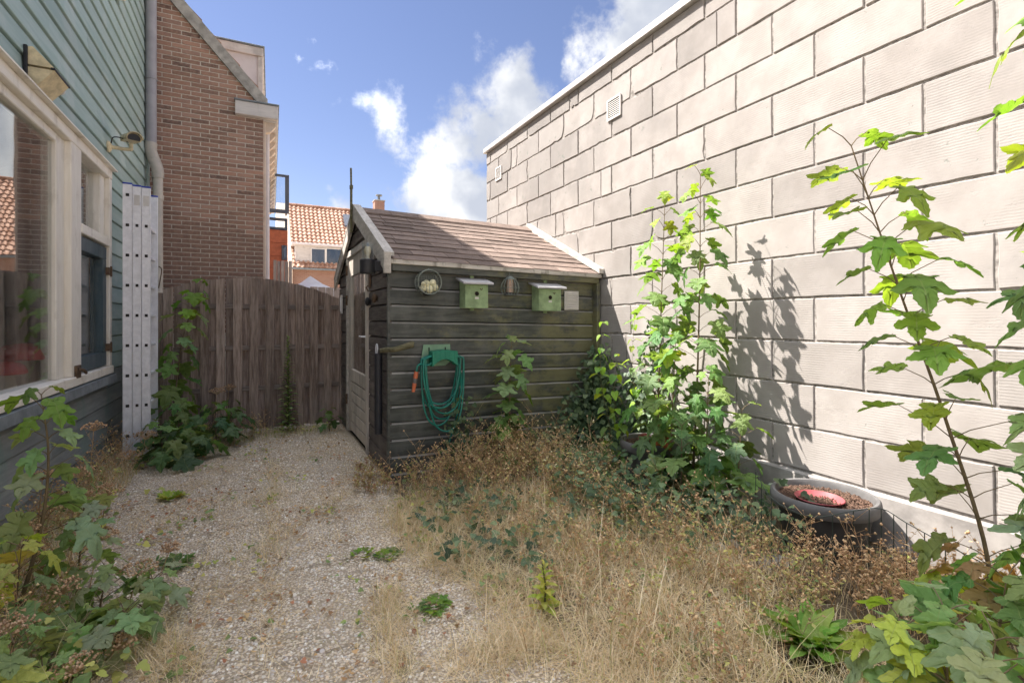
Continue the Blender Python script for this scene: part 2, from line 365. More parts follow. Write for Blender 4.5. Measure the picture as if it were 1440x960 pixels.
M['shedgable'] = wood('brown_black_gable_board', (.07, .06, .055), (.16, .138, .125), 1, 10, 20, .35, .65, .4, (.24, .20, .18), .45, 2.5)

def mat_shingle():
    m, nt, b = mk('brown_red_shingle', .95, .1); v, oi, tc = objco(nt, 30)
    f = noise(nt, v, 140, 3, .7); g = noise(nt, v, 9, 5)
    col = mixc(nt, ramp(nt, g, .3, .7), (.145, .112, .094, 1), (.195, .150, .126, 1)); col = mixc(nt, ramp(nt, f, .45, .7, 0, .6), col, (.30, .22, .195, 1))
    k = mth(nt, 'ADD', .8, mth(nt, 'MULTIPLY', oi, .4)); col = mixc(nt, 1.0, col, nd(nt, 'ShaderNodeCombineColor', {0: k, 1: k, 2: k}).outputs[0], 'MULTIPLY')
    lich = ramp(nt, noise(nt, tc, 7, 6, .75), .63, .72); setc(nt, b, mixc(nt, mth(nt, 'MULTIPLY', lich, .5), col, (.40, .25, .11, 1)))
    bump(nt, b, f, .6, .004); return m
M['shingle'] = mat_shingle()
def mat_pantile():
    m, nt, b = mk('orange_pantile', .75, .25); tc = nd(nt, 'ShaderNodeTexCoord').outputs['Object']
    c = nd(nt, 'ShaderNodeTexVoronoi', {'Vector': vm(nt, 'MULTIPLY', tc, (4.3, 3.2, 3.2)), 'Scale': 1.0}).outputs['Color']
    k = nd(nt, 'ShaderNodeSeparateColor', {0: c}).outputs[0]
    setc(nt, b, mixc(nt, k, (.29, .15, .095, 1), (.43, .265, .19, 1))); return m
M['pantile'] = mat_pantile()

def mat_ground():
    """washed-gravel paving: rounded stones of mixed colours set in dirty mortar, slab joints and moss patches"""
    m, nt, b = mk('washed_gravel', .85, .25); tc = nd(nt, 'ShaderNodeTexCoord').outputs['Object']
    w = vm(nt, 'ADD', tc, vm(nt, 'MULTIPLY', noise(nt, tc, 9, 2, .5, 1), (.02, .02, 0)))
    vo = nd(nt, 'ShaderNodeTexVoronoi', {'Vector': w, 'Scale': 70.0, 'Randomness': 1.0}, voronoi_dimensions='2D'); d = vo.outputs['Distance']
    k = nd(nt, 'ShaderNodeSeparateColor', {0: vo.outputs['Color']})
    cr = nd(nt, 'ShaderNodeValToRGB', {0: k.outputs[0]}); e = cr.color_ramp; e.interpolation = 'CONSTANT'
    e.elements[0].color = (.70, .61, .49, 1); e.elements[1].position = .88; e.elements[1].color = (.36, .29, .23, 1)
    for p, c in ((.2, (.66, .55, .42)), (.38, (.80, .72, .62)), (.55, (.52, .43, .33)), (.7, (.72, .60, .45))): q = e.elements.new(p); q.color = (*c, 1)
    gap = ramp(nt, d, .30, .52)
    dirt = ramp(nt, noise(nt, tc, 2.3, 7, .65), .42, .66)
    col = mixc(nt, gap, cr.outputs[0], (.36, .29, .21, 1)); col = mixc(nt, mth(nt, 'MULTIPLY', dirt, .6), col, (.48, .40, .30, 1))
    moss = ramp(nt, noise(nt, vm(nt, 'ADD', tc, (5, 3, 0)), 3.1, 6, .7), .58, .70)
    col = mixc(nt, mth(nt, 'MULTIPLY', moss, .6), col, (.20, .175, .085, 1))
    jit = vm(nt, 'ADD', tc, vm(nt, 'MULTIPLY', noise(nt, tc, 3, 5, .65, 1), (.16, .16, 0)))
    br = nd(nt, 'ShaderNodeTexBrick', {'Vector': vm(nt, 'ADD', jit, (.21, .13, 0)), 'Scale': 1.0, 'Mortar Size': .011, 'Brick Width': .8, 'Row Height': .8, 'Mortar Smooth': .3}, offset=0.0).outputs['Fac']
    col = mixc(nt, mth(nt, 'MULTIPLY', br, .4), col, (.2, .16, .11, 1))
    setc(nt, b, col)
    h = mth(nt, 'SUBTRACT', mth(nt, 'SUBTRACT', 1.0, mth(nt, 'MULTIPLY', d, 1.4)), mth(nt, 'MULTIPLY', br, 1.5))
    bump(nt, b, h, .9, .006); return m
M['ground'] = mat_ground()
def mat_bed():
    m, nt, b = mk('dry_garden_soil', .97, .05); tc = nd(nt, 'ShaderNodeTexCoord').outputs['Object']
    a = noise(nt, tc, 5, 7, .7); f = noise(nt, tc, 60, 6, .75)
    col = mixc(nt, ramp(nt, a, .35, .65), (.10, .075, .05, 1), (.20, .155, .105, 1)); setc(nt, b, mixc(nt, ramp(nt, f, .4, .7, 0, .6), col, (.30, .24, .17, 1)))
    bump(nt, b, f, 1.0, .02); return m
M['bed'] = mat_bed()

def mat_leaf():
    """broad leaf: colour comes from each leaf object, paler veins along the lobes, light passes through"""
    m, nt, b = mk('sycamore_leaf', .5, .35); v, oi, tc = objco(nt, 8); col = nd(nt, 'ShaderNodeObjectInfo').outputs['Color']
    s = nd(nt, 'ShaderNodeSeparateXYZ', {0: tc}); ax = mth(nt, 'ABSOLUTE', s.outputs[0]); y = s.outputs[1]
    vein = None
    for dx, dy in ((0, 1), (.72, .69), (.96, .26)):
        dd = mth(nt, 'ABSOLUTE', mth(nt, 'SUBTRACT', mth(nt, 'MULTIPLY', ax, dy), mth(nt, 'MULTIPLY', y, dx)))
        q = ramp(nt, dd, .006, .022, 1, 0); vein = q if vein is None else mth(nt, 'MAXIMUM', vein, q)
    f = noise(nt, v, 5, 5, .6)
    c = mixc(nt, ramp(nt, f, .3, .7, 0, .45), col, mixc(nt, 1.0, col, (.72, .80, .62, 1), 'MULTIPLY'))
    spot = ramp(nt, noise(nt, v, 11, 4, .7), .66, .72); c = mixc(nt, mth(nt, 'MULTIPLY', spot, .5), c, (.16, .10, .035, 1))
    c = mixc(nt, mth(nt, 'MULTIPLY', vein, .35), c, (.32, .36, .16, 1)); setc(nt, b, c)
    bump(nt, b, mth(nt, 'ADD', mth(nt, 'MULTIPLY', vein, -.8), noise(nt, v, 16, 3)), .25, .03)
    tl = nd(nt, 'ShaderNodeBsdfTranslucent', {'Color': mixc(nt, 1.0, c, (1.4, 1.32, .5, 1), 'MULTIPLY')})
    mx = nd(nt, 'ShaderNodeMixShader', {0: .42, 1: b.outputs[0], 2: tl.outputs[0]})
    nt.links.new(mx.outputs[0], nt.nodes['Material Output'].inputs[0]); return m
M['leaf'] = mat_leaf()
def mat_attr(name, rough=.75, trans=.25, spec=.15):
    """plant stuff: colour is stored per blade or leaf"""
    m, nt, b = mk(name, rough, spec); c = nd(nt, 'ShaderNodeAttribute', attribute_name='Col').outputs['Color']; setc(nt, b, c)
    tl = nd(nt, 'ShaderNodeBsdfTranslucent', {'Color': mixc(nt, 1.0, c, (1.4, 1.35, .8, 1), 'MULTIPLY')})
    mx = nd(nt, 'ShaderNodeMixShader', {0: trans, 1: b.outputs[0], 2: tl.outputs[0]})
    nt.links.new(mx.outputs[0], nt.nodes['Material Output'].inputs[0]); return m
M['straw'] = mat_attr('dry_straw', .75, .2)
M['smallleaf'] = mat_attr('small_leaf', .5, .3, .35)
M['stone'] = mat_attr('pebble_stone', .6, 0.0, .3)

# ------------------------------------------------------------------ ground
def ground():
    mb = MB(); n = 4
    mb.add([(-60, -40, 0), (60, -40, 0), (60, 80, 0), (-60, 80, 0)], [(0, 1, 2, 3)])
    o = put('ground', mesh_of('ground', mb, M['ground'])); tag(o, kind='structure')
    # raised soil of the overgrown bed in front of shed and block wall
    edge = [(1.02, 4.27), (.93, 3.75), (.86, 3.2), (.98, 2.6), (1.12, 2.1), (1.24, 1.6), (1.2, 1.0), (1.1, .2), (1.2, -1.0)]
    mb = MB(); nx = 26; rows = []
    ys = np.linspace(4.27, -1.0, 60)
    ex = np.interp(-ys, [-e[1] for e in edge], [e[0] for e in edge])
    for y, x0 in zip(ys, ex):
        row = []
        for i in range(nx):
            t = i / (nx - 1); x = x0 + (3.16 - x0) * t
            z = -.004 + .055 * min(1, t * 3) + .03 * t + .018 * math.sin(7 * x + 3 * y) * min(1, t * 4) + rnd.uniform(-.008, .008) * min(1, t * 5)
            row.append((x + (rnd.uniform(-.05, .05) if i == 0 else 0), y, z))
        rows.append(row)
    vs = [p for r in rows for p in r]; fs = [(j * nx + i, (j + 1) * nx + i, (j + 1) * nx + i + 1, j * nx + i + 1) for j in range(len(ys) - 1) for i in range(nx - 1)]
    mb.add(vs, fs); mb.sm = True
    o = put('garden_bed_soil', mesh_of('garden_bed_soil', mb, M['bed'], ang=180)); tag(o, kind='structure')
ground()
def bedz(x, y): return max(0.0, min(.07, (x - 1.0) * .09))

# ------------------------------------------------------------------ timber house on the left
WX = -1.31
HOUSE_Y1, HOUSE_Y0, HOUSE_TOP = 8.1, 1.6, 7.9  # near end is out of view, set short to let more light in
def window_unit(root, y0, y1, z0, z1, name='window', casement=True):
    """outer frame, mullion, transom, fixed pane, top light and blue casement; y0 is the end nearer the camera"""
    w = bpy.data.objects.new(name, None); C.objects.link(w); w.parent = root
    fx0, fx1 = WX - .10, WX + .045
    def p(n, mb, m): return part(n, mb, m, w)
    p('frame_head', MB().bbox(fx0, fx1, y0, y1, z1 - .085, z1, .006), M['cream'])
    p('drip_moulding', MB().prism([(WX + .02, z1), (WX + .085, z1), (WX + .085, z1 + .012), (WX + .02, z1 + .035)], 1, y0 - .02, y1 + .02), M['cream'])
    p('frame_bottom', MB().bbox(fx0, fx1 + .012, y0, y1, z0, z0 + .075, .006), M['cream'])
    p('frame_upright', MB().bbox(fx0, fx1 - .003, y1 - .085, y1, z0 + .075, z1 - .085, .006), M['creamz'])
    p('frame_upright', MB().bbox(fx0, fx1 - .003, y0, y0 + .085, z0 + .075, z1 - .085, .006), M['creamz'])
    return w, fx0, fx1
V0 = Vector
def left_house():
    root = thing('timber_house', 'green-grey weatherboarded house wall with cream window frames beside the gravel path', 'house', (WX, 3, 0))
    # the wall core carries the boards; openings are left for the two windows
    wy0, wy1, wz0, wz1 = 2.1, 6.127, .865, 2.835
    uy0, uy1, uz0, uz1 = 5.15, 6.62, 4.78, 6.2
    core = MB()
    T = .12; X1 = WX - .028; X0 = X1 - T
    for a in [(HOUSE_Y0, wy0, 0, HOUSE_TOP), (wy0, wy1, 0, wz0), (wy0, uy0, wz1, HOUSE_TOP), (uy0, wy1, wz1, uz0), (wy1, uy1, 0, uz0), (uy0, uy1, uz1, HOUSE_TOP), (uy1, HOUSE_Y1, 0, HOUSE_TOP)]:
        core.box(X0, X1, *a)
    part('wall_core', core, M['dark_gap'], root)
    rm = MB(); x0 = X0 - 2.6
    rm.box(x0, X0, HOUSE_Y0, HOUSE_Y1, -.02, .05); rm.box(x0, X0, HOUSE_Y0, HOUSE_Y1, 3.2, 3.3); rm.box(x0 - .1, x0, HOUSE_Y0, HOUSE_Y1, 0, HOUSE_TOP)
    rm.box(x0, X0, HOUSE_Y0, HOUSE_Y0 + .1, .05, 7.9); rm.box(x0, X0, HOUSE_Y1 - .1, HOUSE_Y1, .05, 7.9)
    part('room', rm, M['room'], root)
    rf = MB(); rf.prism([(WX + .24, HOUSE_TOP - .02), (WX + .24, HOUSE_TOP + .1), (WX - 3.2, HOUSE_TOP + 1.5), (WX - 3.2, HOUSE_TOP + 1.38)], 1, HOUSE_Y0 - .2, HOUSE_Y1 + .45)
    part('roof', rf, M['shingle'], root)
    step = .1665; z = .06; i = 0
    def board(y0, y1, z0, m, h=step):
        # lapped board, thicker at the foot, chamfered top edge
        mb = MB(); t0, t1 = .004, .026; cuts = [y0]
        L = y1 - y0
        prof = [(WX - .026, z0), (WX + t0 - .004, z0), (WX + t0, z0 + .004), (WX - .010, z0 + h - .016), (WX - .026, z0 + h + .004)]
        mb.prism(prof, 1, y0, y1)
        part('weatherboard', mb, m, root)
    while z < HOUSE_TOP - .1:
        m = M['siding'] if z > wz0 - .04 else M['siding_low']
        z1 = z + step; segs = [(HOUSE_Y0, HOUSE_Y1)]
        for (a, b, c, d) in ((wy0, wy1, wz0 - .04, wz1 + .03), (uy0, uy1, uz0, uz1)):
            if z1 > c + .02 and z < d - .02:
                segs = [s for q in segs for s in ((q[0], min(q[1], a)), (max(q[0], b), q[1])) if s[1] - s[0] > .05]
        for s in segs:
            if s[1] - s[0] > 4: c = rnd.uniform(s[0] + 1, s[1] - 1); board(s[0], c - .002, z, m); board(c + .002, s[1], z, m)
            else: board(s[0], s[1], z, m)
        z += step; i += 1
    part('corner_board', MB().bbox(WX - .02, WX + .022, HOUSE_Y1 - .002, HOUSE_Y1 + .09, 0, HOUSE_TOP, .004), M['siding'], root)
    # ground floor window
    w, fx0, fx1 = window_unit(root, wy0, wy1, wz0, wz1)
    def p(n, mb, m): return part(n, mb, m, w)
    p('mullion', MB().bbox(fx0, fx1 - .002, 4.93, 5.17, wz0 + .075, wz1 - .085, .006), M['creamz'])
    p('inner_stop', MB().bbox(fx0 + .01, fx1 - .045, 4.76, 4.93, wz0 + .075, wz1 - .085, .006), M['creamz'])
    p('inner_stop', MB().bbox(fx0 + .01, fx1 - .045, wy0 + .085, 4.76, wz1 - .15, wz1 - .085, .006), M['cream'])
    p('transom', MB().bbox(fx0, fx1 + .004, 5.17, wy1 - .085, 2.085, 2.165, .006), M['cream'])
    gp = p('pane', MB().box(-.003, .003, -1.32, 1.32, wz0 + .05, wz1 - .12), M['glass']); gp.data.transform(Matrix.Translation(V0(root.location))); gp.location = (-.05, 3.45 - 3, 0); gp.rotation_euler.z = -.0168     # the old pane sits a degree out of true
    p('top_light_stop', MB().bbox(fx0 + .01, fx1 - .045, 5.9, wy1 - .085, 2.165, wz1 - .085, .005), M['creamz'])
    p('pane', MB().box(WX - .055, WX - .049, 5.15, 5.93, 2.15, wz1 - .07), M['glass'])
    y0, y1, z0, z1 = 5.185, wy1 - .10, wz0 + .085, 2.075
    s = p('casement', MB().bbox(WX - .05, WX + .02, y0, y1, z0, z0 + .13, .005).bbox(WX - .05, WX + .02, y0, y1, z1 - .12, z1, .005)
          .bbox(WX - .05, WX + .0185, y0, y0 + .055, z0 + .13, z1 - .12, .004).bbox(WX - .05, WX + .0185, y1 - .12, y1, z0 + .13, z1 - .12, .004), M['blue_sash'])
    part('pane', MB().box(WX - .035, WX - .029, y0 + .05, y1 - .11, z0 + .12, z1 - .11), M['glass'], s)
    for hz in (1.12, 1.85): part('hinge', MB().tube([(WX + .05, y1 + .03, hz - .05), (WX + .05, y1 + .03, hz + .05)], .009, 8).box(WX + .018, WX + .047, y1 - .03, y1 + .09, hz - .035, hz + .035), M['iron'], s)
    p('stay_bracket', MB().bbox(WX + .043, WX + .06, 4.99, 5.10, wz0 + .06, wz0 + .16, .003).tube([(WX + .06, 5.02, wz0 + .13), (WX + .09, 5.05, wz0 + .12), (WX + .085, 5.12, wz0 + .09)], .011, 6), M['iron'])
    p('sill_flashing', MB().prism([(WX - .02, wz0 - .002), (WX + .07, wz0 - .015), (WX + .075, wz0 - .085), (WX - .02, wz0 - .06)], 1, wy0 - .05, wy1 + .05), M['lead'])
    p('inner_sill', MB().bbox(WX - .52, WX - .105, wy0, wy1, wz0 - .07, wz0 - .025, .005), M['cream'])
    p('curtain', curtain(WX - .62, 2.2, 3.35, .8, 2.75), M['canvas'])
    # upper window
    w2, fx0, fx1 = window_unit(root, uy0, uy1, uz0, uz1)
    part('pane', MB().box(WX - .055, WX - .049, uy0 + .06, uy1 - .06, uz0 + .05, uz1 - .06), M['glass'], w2)
    return root
def curtain(x, y0, y1, z0, z1):
    mb = MB(); n = 60
    for i in range(n + 1):
        y = y0 + (y1 - y0) * i / n; xx = x + .03 * math.sin(i * 1.1) + .01 * math.sin(i * .37)
        mb.v += [(xx, y, z0), (xx, y, z1)]
    mb.f += [(2 * i, 2 * i + 2, 2 * i + 3, 2 * i + 1) for i in range(n)]; mb.sm = True; return mb
left_house()

def toadstool(px, X, r, h, label):
    base = onx(px, 560, X); z0 = .841
    root = thing('ceramic_toadstool', label, 'ornament', (X, base.y, z0), 0, 'toadstools on the window sill')
    st = MB().lathe([(0, 0), (r * .72, 0), (r * .70, h * .06), (r * .55, h * .25), (r * .47, h * .5), (r * .45, h * .66), (r * .30, h * .70)], 24); st.sm = True
    put('stalk', mesh_of('stalk', st, M['ceramic']), root)
    gl = MB().lathe([(r * .40, h * .66), (r * .75, h * .655), (r * .94, h * .67), (r * .97, h * .69)], 28); gl.sm = True
    put('gills', mesh_of('gills', gl, M['ceramic']), root)
    cp = MB().lathe([(r * .95, h * .67), (r, h * .70), (r * .98, h * .76), (r * .86, h * .87), (r * .62, h * .955), (r * .3, h * .995), (0, h)], 28); cp.sm = True
    c = put('cap', mesh_of('cap', cp, M['red']), root)
    for k in range(9):
        a = k * 2.4; rr = r * (.25 + .65 * (k % 4) / 4); z = h * (.70 + .30 * math.sqrt(max(0, 1 - (rr / r) ** 2)))
        d = MB().ball((rr * math.cos(a), rr * math.sin(a), z - .004), r * .075, 8, 5, (1, 1, .35)); d.sm = True
        put('spot', mesh_of('spot', d, M['ceramic']), c)
toadstool(33, WX - .205, .165, .375, 'big red-capped ceramic toadstool standing behind the window glass')
toadstool(6, WX - .175, .115, .27, 'smaller red-capped ceramic toadstool in front of the big one behind glass')

def wall_lamp():
    c = onx(45, 103, WX); y, z = c.y, c.z
    root = thing('wall_lantern', 'wedge-shaped lantern with yellowed panels on the boards above the big window', 'lamp', (WX, y, z))
    part('back_plate', MB().bbox(WX + .003, WX + .022, y - .15, y + .15, z - .13, z + .12, .003), M['black'], root)
    part('upper_panel', MB().prism([(WX + .022, z + .115), (WX + .045, z + .12), (WX + .15, z + .004), (WX + .022, z + .004)], 1, y - .135, y + .135), M['ivory'], root)
    part('lower_panel', MB().prism([(WX + .022, z - .010), (WX + .15, z - .010), (WX + .06, z - .125), (WX + .022, z - .125)], 1, y - .135, y + .135), M['ivory'], root)
    part('frame_rib', MB().bbox(WX + .133, WX + .156, y - .145, y + .145, z - .010, z + .004, .002), M['black'], root)
    s = MB().ball((WX + .1, y + .155, z - .03), .028, 10, 8); s.sm = True; part('sensor', s, M['white'], root)
wall_lamp()
def security_camera():
    c = onx(151, 206, WX); y, z = c.y, c.z
    root = thing('security_camera', 'cream security camera on a short bracket on the green boards', 'camera', (WX, y, z))
    m = MB().lathe([(0, 0), (.055, 0), (.055, .012), (.028, .03), (0, .03)], 18); m.v = [(WX + .004 + a, y + b, z + q) for q, b, a in m.v]; m.sm = True
    part('wall_mount', m, M['ivory'], root, True)
    part('arm', MB().tube([(WX + .02, y, z), (WX + .12, y + .03, z + .002), (WX + .19, y + .02, z + .005)], [.02, .017, .018], 10).tube([(WX + .185, y + .02, z), (WX + .185, y + .02, z + .06)], .017, 10), M['ivory'], root, True)
    d = Vector((.40, -.88, -.12)).normalized(); q = d.to_track_quat('Y', 'Z').to_matrix(); o = Vector((WX + .185, y + .02, z + .105))
    def tr(mb): mb.v = [tuple(o + q @ Vector(p)) for p in mb.v]; return mb
    hood = MB(); n = 14; prof = []
    for k in range(n + 1):
        a = math.pi * (-.12 + 1.24 * k / n); prof.append((.062 * math.cos(a), .055 * math.sin(a)))
    hood.prism(prof, 1, -.12, .09); hood.sm = True; part('housing', tr(hood), M['ivory'], root, True)
    part('front_glass', tr(MB().prism([(x * .86, zz * .86) for x, zz in prof], 1, .088, .095)), M['black'], root)
    vis = MB().prism([(.07 * math.cos(math.pi * k / 10), .064 * math.sin(math.pi * k / 10)) for k in range(11)] + [(.064 * math.cos(math.pi * k / 10), .058 * math.sin(math.pi * k / 10)) for k in range(10, -1, -1)], 1, -.10, .125)
    part('sun_visor', tr(vis), M['ivory'], root)
    part('cable', MB().tube(spline([(WX + .03, y - .01, z + .03), (WX + .05, y - .02, z + .09), (WX + .11, y + .0, z + .10), (WX + .15, y + .08, z + .09)], 6), .006, 6), M['black'], root, True)
security_camera()
def downpipe():
    top = ony(212, 0, 8.0); x = ony(212.5, 100, 8.0).x
    root = thing('downpipe', 'grey plastic downpipe with a cream lower length at the corner of the timber house', 'pipe', (x, 8.0, 0))
    zj = ony(213, 218, 8.0).z; x2 = x + .075
    part('pipe', MB().tube([(x, 8, zj + .05), (x, 8, 7.8)], .062, 18), M['pvc'], root, True)
    part('elbow', MB().tube(spline([(x, 8, zj + .16), (x, 8, zj + .04), (x2 - .01, 8, zj - .16), (x2, 8, zj - .30)], 5), .069, 18), M['pvc_cream'], root, True)
    part('pipe', MB().tube([(x2, 8, 0), (x2, 8, zj - .25)], .056, 18), M['pvc_cream'], root, True)
    for z in (zj + 1.0, zj + 3.0): part('bracket', MB().lathe([(.062, -.012), (.07, -.012), (.07, .012), (.062, .012)], 18, (x, 8, z)).box(WX, x - .05, 7.99, 8.01, z - .01, z + .01), M['pvc'], root)
    for z in (zj - .55, 1.5): part('collar', MB().lathe([(.056, -.03), (.066, -.03), (.066, .03), (.056, .03)], 18, (x2, 8, z)), M['pvc_cream'], root)
downpipe()

def ladder():
    root = thing('ladder', 'three-section aluminium ladder with blue end caps standing against the timber house', 'ladder', (-1.05, 6.0, 0))
    xs = [ony(p, 300, 6.0).x for p in (172, 186, 199, 212)]
    tops = [2.70, 2.685, 2.68]; rung = .2925
    for k in range(3):
        x0, x1 = xs[k] + .002, xs[k + 1] - .002; top = tops[k]; w = x1 - x0
        for y in (6.0, 6.40):
            e = 1 if y < 6.2 else -1
            st = MB().bbox(x0, x1, y, y + .024, .02, top, .003)
            # rolled ribs along both edges of the stile's outer face
            for a, b in ((x0, x0 + .009), (x1 - .009, x1)): st.bbox(a, b, y - .0035, y + .0005, .021, top - .001, .0012)
            s = part('stile', st, M['alu'], root)
            part('end_cap', MB().bbox(x0 - .001, x1 + .001, y - .005, y + .027, top, top + .014, .003), M['blue_cap'], s)
            part('foot', MB().bbox(x0 - .001, x1 + .001, y - .005, y + .027, 0, .02, .003), M['black'], s)
            if k < 2 or True:
                z = .255
                while z < top - .1:
                    if y < 6.2: part('rung_end', MB().bbox(x0 + .024, x1 - .022, y - .0048, y + .002, z - .014, z + .014, .002), M['alu_dark'], s)
                    z += rung
        z = .255
        while z < top - .1:
            part('rung', MB().bbox(x0 + .018, x1 - .016, 6.022, 6.402, z - .014, z + .014, .004), M['alu'], root); z += rung
    xm = (xs[1] + xs[2]) / 2
    part('sticker', MB().box(xs[1] + .014, xs[2] - .014, 5.9955, 5.998, 2.50, 2.60), M['white'], root)
    part('sticker', MB().box(xs[2] + .014, xs[3] - .014, 5.9955, 5.998, 2.50, 2.60), M['white'], root)
    part('hook', MB().tube(spline([(xs[3] + .004, 6.41, 1.95), (xs[3] + .03, 6.41, 1.92), (xs[3] + .02, 6.41, 1.82), (xs[3] + .004, 6.41, 1.72)], 5), .006, 6), M['iron'], root)
ladder()

# ------------------------------------------------------------------ brick house behind
def brick_house():
    BY = 8.2; root = thing('brick_house', 'brown brick gable house with pale eaves beside the timber house', 'house', (-.6, BY, 0), R(-1.3))
    def lp(p): return (p[0] + .6, p[1] - BY, p[2])          # world -> root axes (the small turn is ignored)
    xr = ony(370, 300, BY).x + .6; xl = -2.6
    ez = ony(345, 152, BY).z; pitch = math.tan(R(48.5))
    def roofz(x): return ez + .08 + (xr + .05 - x) * pitch
    def q(n, mb, m, par=root, sm=False, **kw): o = put(n, mesh_of(n, mb, m, smooth=sm), par); tag(o, **kw); return o
    apex = -2.6
    q('wall', MB().prism([(xl, 0), (xr - .006, 0), (xr - .006, roofz(xr) - .1), (apex, roofz(apex) - .1)], 1, .008, .2).box(xr - .2, xr - .006, .2, 7, 0, ez), M['mortar'])
    # bricks one by one
    h, L, j = .0625, .2235, .0125; rest = MB(); count = 0; z = 1.2 ; row = 0
    cells = []
    while z < roofz(-1.1):
        x = xr - (L if row % 2 else L / 2 - .003); first = True
        xhi = xr
        while xhi > -.86:
            a = max(x, -.95); top = z + h - j
            lim = xr + .05 - (top - ez - .02) / pitch          # roof line
            b = min(xhi, lim)
            if b - a > .04: cells.append((a, b - (0 if xhi >= xr else j), z, top))
            xhi = x; x -= L
        z += h; row += 1
    vis = sorted(cells, key=lambda c: (c[2] < 1.8, -(c[1] - c[0]) * c[2]))
    wall = bpy.data.objects['wall'] if False else None
    cache = {}
    for k, (a, b, z0, z1) in enumerate(vis):
        if k < 300:
            key = round(b - a, 3)
            if key not in cache: cache[key] = mesh_of('brick', MB().bbox(0, key, 0, .1, 0, h - j, .0025), M['brick'])
            o = put('brick', cache[key], root, (a, rnd.uniform(-.002, .0025), z0 + rnd.uniform(-.001, .001))); o.rotation_euler.y = rnd.uniform(-.004, .004)
        else: rest.box(a, b, 0, .1, z0, z1)
    if rest.v: q('brickwork', rest, M['brick'], kind='stuff')
    # verge board, roof tiles edge
    n = 14; xe = xr + .06
    def slope(x, up): return (x - up * math.sin(R(48.5)) * 0, roofz(x) + up)
    vb = MB().prism([(xe, roofz(xe) - .13), (apex, roofz(apex) - .13), (apex, roofz(apex) + .09), (xe, roofz(xe) + .09)], 1, -.045, .03)
    q('verge_board', vb, M['conc'])
    sl = MB().prism([(xe + .1, roofz(xe + .1) - .02), (apex, roofz(apex) - .02), (apex, roofz(apex) + .06), (xe + .1, roofz(xe + .1) + .06)], 1, .031, 7)
    rf = q('roof', sl, M['pantile'])
    for k in range(10):
        x = xe - .12 - k * .235
        t = MB().prism([(x, roofz(x) + .06), (x - .26, roofz(x - .26) + .05), (x - .26, roofz(x - .26) + .075), (x, roofz(x) + .115)], 1, -.035, .26)
        q('tile', t, M['pantile'], rf)
    # eaves: boxed white gutter, soffit with rafter tails
    g0 = ony(331, 143, BY).x + .6; g1 = ony(391, 155, BY).x + .6
    gz = ez - .13
    q('gutter_box', MB().bbox(g0, g1, -.09, .01, gz + .0, gz + .19, .006).bbox(xr - .02, g1, .01, 7, gz + .02, gz + .19, .006), M['whitewood'])
    q('gutter_lip', MB().bbox(g0 - .01, g1 + .015, -.105, 7, gz + .192, gz + .215, .003), M['lead'])
    q('soffit', MB().box(xr, g1 - .02, .012, 7, gz - .02, gz + .018), M['whitewood'])
    for k in range(16):
        y = .05 + k * .42
        q('rafter_tail', MB().prism([(xr - .01, gz - .02), (g1 - .03, gz - .02), (g1 - .03, gz - .06), (xr + .10, gz - .15), (xr - .01, gz - .19)], 1, y, y + .09), M['render_cream'])
    q('corner_pipe', MB().tube([(xr + .05, .35, 0), (xr + .05, .35, gz)], .035, 12), M['palepanel'], sm=True)
    q('side_pilaster', MB().bbox(xr - .004, xr + .035, .02, .16, 0, gz - .02, .004), M['render_cream'])
    # dormer cheek above the roof
    a = lp(ony(292, 47, BY + .5)); b = lp(ony(369, 68, BY + .5)); lo = roofz(b[0]) - .2
    d = put('dormer', mesh_of('dormer', MB().box(a[0] - .6, b[0] - .06, .54, 3.0, lo, b[2] - .14), M['palepanel']), root)
    q('dormer_roof', MB().bbox(a[0] - .7, b[0] + .0, .49, 3.05, b[2] - .14, b[2] - .01, .006), M['whitewood'], d)
    q('dormer_roof_edge', MB().bbox(a[0] - .72, b[0] + .02, .47, 3.07, b[2] - .008, b[2] + .015, .003), M['lead'], d)
    q('dormer_corner_post', MB().bbox(b[0] - .075, b[0] - .01, .515, .62, lo, b[2] - .142, .004), M['whitewood'], d)
brick_house()

